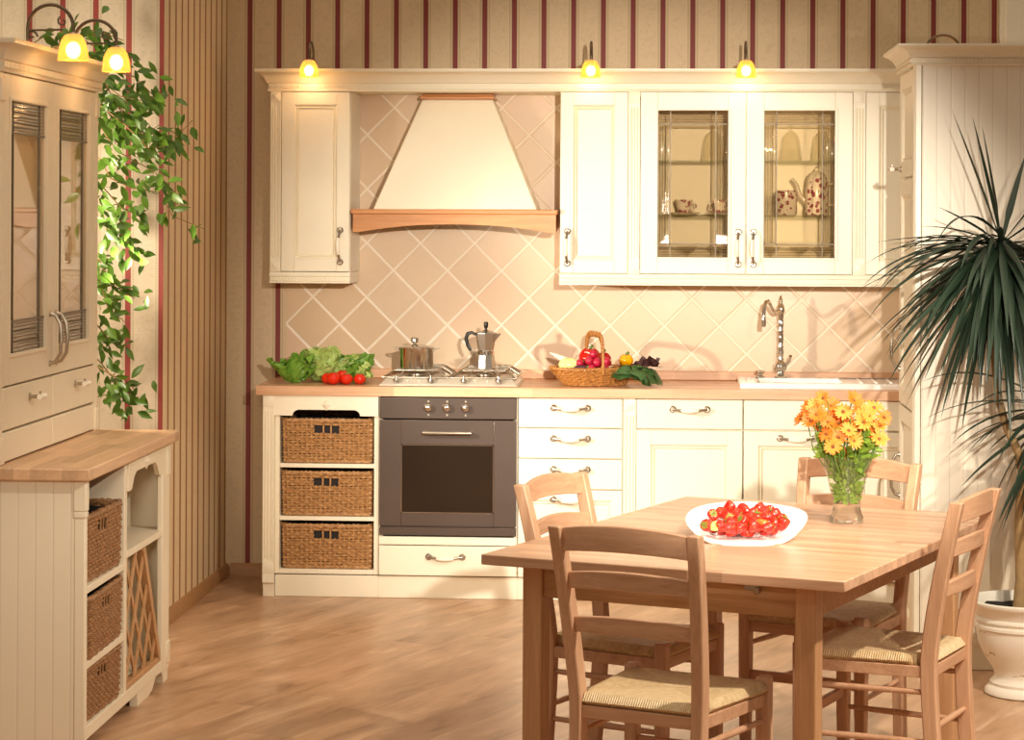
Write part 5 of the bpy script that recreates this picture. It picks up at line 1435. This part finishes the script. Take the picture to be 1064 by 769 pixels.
# ------------------------------------------------------------------ ficus behind the dresser
FX, FY = -2.5, -1.28
t = thing('ficus_tree', (FX, FY, 0), 'green leafy ficus growing beside and over the dresser against the striped wall', 'plant')
g = G(); g.lathe([(0, .0005), (.12, .0005), (.125, .01), (.155, .24), (.165, .25), (.165, .28), (.15, .28), (.145, .25), (0, .245)], (FX, FY, 0), 32); g.build('pot', 'white', t, ang=40)
FIC = [[(-2.267, -1.335, 2.3), (-2.206, -1.285, 2.369), (-2.143, -1.235, 2.355), (-2.087, -1.185, 2.333)], [(-2.238, -1.229, 2.337), (-2.137, -1.179, 2.266), (-2.073, -1.129, 2.232)], [(-2.118, -1.489, 2.245), (-2.086, -1.439, 2.14), (-2.05, -1.389, 2.107), (-1.969, -1.339, 2.091), (-1.906, -1.289, 2.12)], [(-2.157, -1.253, 2.188), (-2.093, -1.203, 2.061), (-2.01, -1.153, 1.97), (-1.965, -1.103, 2.009), (-1.899, -1.053, 1.974), (-1.853, -1.003, 2.032)], [(-2.128, -1.369, 2.071), (-2.047, -1.319, 2.001), (-1.965, -1.269, 1.911), (-1.902, -1.219, 1.931)], [(-2.111, -1.468, 1.995), (-2.06, -1.418, 1.906), (-2.017, -1.368, 1.872), (-1.936, -1.318, 1.826), (-1.902, -1.268, 1.775)], [(-2.159, -1.269, 1.874), (-2.126, -1.219, 1.801), (-2.062, -1.169, 1.765), (-1.96, -1.119, 1.747), (-1.914, -1.069, 1.654), (-1.802, -1.019, 1.606)], [(-2.182, -1.174, 1.783), (-2.11, -1.124, 1.691), (-2.045, -1.074, 1.653)], [(-2.119, -1.427, 1.689), (-2.098, -1.377, 1.599), (-2.043, -1.327, 1.58), (-1.98, -1.277, 1.47)], [(-2.155, -1.279, 1.487), (-2.121, -1.229, 1.394), (-2.039, -1.179, 1.338)], [(-2.126, -1.396, 1.417), (-2.104, -1.346, 1.307), (-2.049, -1.296, 1.25)], [(-2.163, -1.24, 1.228), (-2.13, -1.19, 1.171), (-2.104, -1.14, 1.142)], [(-2.161, -1.247, 1.1), (-2.127, -1.197, 1.041), (-2.083, -1.147, 1.02), (-2.056, -1.097, 0.979)], [(-2.055, -1.423, 1.05), (-2.059, -1.373, 0.981), (-2.023, -1.323, 0.941)], [(-2.036, -1.21, 2.19), (-1.972, -1.16, 2.119), (-1.964, -1.11, 2.14)], [(-2.152, -1.27, 2.131), (-2.115, -1.22, 2.042), (-2.119, -1.17, 1.932)], [(-2.136, -1.261, 2.113), (-2.035, -1.211, 2.024), (-2.008, -1.161, 1.933), (-1.989, -1.111, 1.878)], [(-2.487, -1.213, 2.282), (-2.406, -1.163, 2.349), (-2.362, -1.113, 2.338)]]
g = G(); rf = random.Random(31)
trunk = [(FX, FY, .24), (FX + .02, FY, .8), (FX + .05, FY, 1.4), (FX + .08, FY, 1.9), (FX + .12, FY, 2.25)]
g.tube(trunk, [.02, .017, .014, .011, .007], 10)
gl = G()
def fleaf(p, d, L, W):
    d = Vector(d).normalized(); s = d.cross(Vector((rf.uniform(-.6, .6), rf.uniform(-1.2, -.3), rf.uniform(-.2, 1)))).normalized(); nn = s.cross(d); p = Vector(p); rows = []
    for a, w in ((0, .1), (.18, .66), (.42, 1), (.68, .74), (.87, .28), (1.0, .02)):
        q = p + d * L * a - nn * L * .14 * a * a; rows.append([tuple(q - s * W * w + nn * W * w * .28), tuple(q), tuple(q + s * W * w + nn * W * w * .28)])
    gl.grid(rows)
dens = [9, 12, 16, 18, 20, 16, 15, 16, 18, 16, 16, 12, 12, 12, 9, 18, 18, 9]
for i, b in enumerate(FIC):
    zt = min(2.2, b[0][2] + .1); u = (zt - .24) / 2.01
    k = max(0, min(3, int(u * 4))); a0, a1_ = Vector(trunk[k]), Vector(trunk[k + 1]); f = (zt - a0.z) / (a1_.z - a0.z); st = a0 + (a1_ - a0) * max(0, min(1, f))
    pts = [st, (st + Vector(b[0])) / 2 + Vector((0, 0, .05))] + [Vector(q) for q in b]
    g.tube(pts, [.006, .004] + [.0028 - .0018 * q / len(b) for q in range(len(b))], 6)
    m = len(b) - 1
    for j in range(int(dens[i] * 2.5)):
        u = rf.uniform(-.25, m); q = max(0, min(m - 1, int(u))); P = Vector(b[q]).lerp(Vector(b[q + 1]), u - q)
        P += Vector((rf.gauss(0, .03), rf.gauss(0, .04), rf.gauss(0, .03)))
        L = rf.uniform(.048, .074)
        d = Vector((rf.uniform(-.5, 1.0), rf.uniform(-.8, .3), rf.uniform(-1.1, .25)))
        if P.x + d.x * .05 < -2.36 : P.x += .1
        fleaf(P, d, L, L * rf.uniform(.17, .24))
g.build('trunk', 'twig', t); gl.build('foliage', 'ficus', t, flip=False, ang=80)
# ------------------------------------------------------------------ camera
yaw, roll = math.atan(.065), .0045
cam = bpy.data.cameras.new('camera'); co = bpy.data.objects.new('camera', cam); COL.objects.link(co); S.camera = co
cam.sensor_width = 36; cam.lens = 2440 / 1064 * 36; cam.shift_y = -(384.5 - 225) / 1064; cam.clip_end = 60
co.matrix_world = Matrix.Translation((0, -10.12736, 1.66)) @ Matrix.Rotation(yaw, 4, 'Z') @ Matrix.Rotation(PI / 2, 4, 'X') @ Matrix.Rotation(roll, 4, 'Z')
# ------------------------------------------------------------------ light
def aim(o, tgt):
    o.rotation_euler = (Vector(tgt) - o.location).to_track_quat('-Z', 'Y').to_euler()
def spot(name, loc, tgt, energy, col, size, blend, rad):
    l = bpy.data.lights.new(name, 'SPOT'); l.energy = energy; l.color = col; l.spot_size = math.radians(size); l.spot_blend = blend; l.shadow_soft_size = rad
    o = bpy.data.objects.new(name, l); COL.objects.link(o); o.location = loc; aim(o, tgt); return o
spot('kitchen_spot', (.58, -8.4, 2.2), (-.12, 0, 1.08), 1900, (1, .91, .79), 24, .6, .035)
spot('table_spot', (1.9, -4.9, 3.2), (.45, -3.25, .7), 470, (1, .89, .74), 60, .35, .05)
spot('palm_spot', (1.7, -7.6, 3.0), (1.0, -2.2, .62), 360, (1, .87, .70), 31, .5, .07)
spot('dresser_spot', (-.5, -9.3, 2.4), (-1.75, -1.7, 1.25), 520, (1, .88, .72), 22, .85, .4)
spot('worktop_spot', (-2.2, -1.70, 1.52), (.35, .5, 1.0), 300, (1, .90, .76), 54, .85, .035)
l = bpy.data.lights.new('wall_lamp', 'POINT'); l.energy = 34; l.color = (1, .86, .68); l.shadow_soft_size = .06
o = bpy.data.objects.new('wall_lamp', l); COL.objects.link(o); o.location = (-2.30, -1.68, 1.74)
w = bpy.data.worlds.new('room_light'); S.world = w; w.use_nodes = True
wt = w.node_tree; bg = wt.nodes['Background']; tc = wt.nodes.new('ShaderNodeTexCoord'); sx = wt.nodes.new('ShaderNodeSeparateXYZ'); rp = wt.nodes.new('ShaderNodeValToRGB')
mr = wt.nodes.new('ShaderNodeMapRange'); mr.inputs[1].default_value = -1; mr.inputs[2].default_value = 1
wt.links.new(tc.outputs['Generated'], sx.inputs[0]); wt.links.new(sx.outputs[2], mr.inputs[0]); wt.links.new(mr.outputs[0], rp.inputs[0]); wt.links.new(rp.outputs[0], bg.inputs[0])
for e, (p, v) in zip([rp.color_ramp.elements[0], rp.color_ramp.elements.new(.5), rp.color_ramp.elements.new(.85), rp.color_ramp.elements[-1]], ((0, .08), (.5, .2), (.85, .42), (1, 1.7))):
    e.position = p; e.color = (v, v * .81, v * .62, 1)
bg.inputs[1].default_value = 1.0
S.view_settings.view_transform = 'Standard'; S.view_settings.look = 'None'; S.view_settings.gamma = 1; S.view_settings.exposure = 0; S.view_settings.use_curve_mapping = False
S.cycles.max_bounces = 8; S.cycles.transparent_max_bounces = 16; S.cycles.caustics_reflective = False; S.cycles.caustics_refractive = False
S.cycles.sample_clamp_indirect = 6
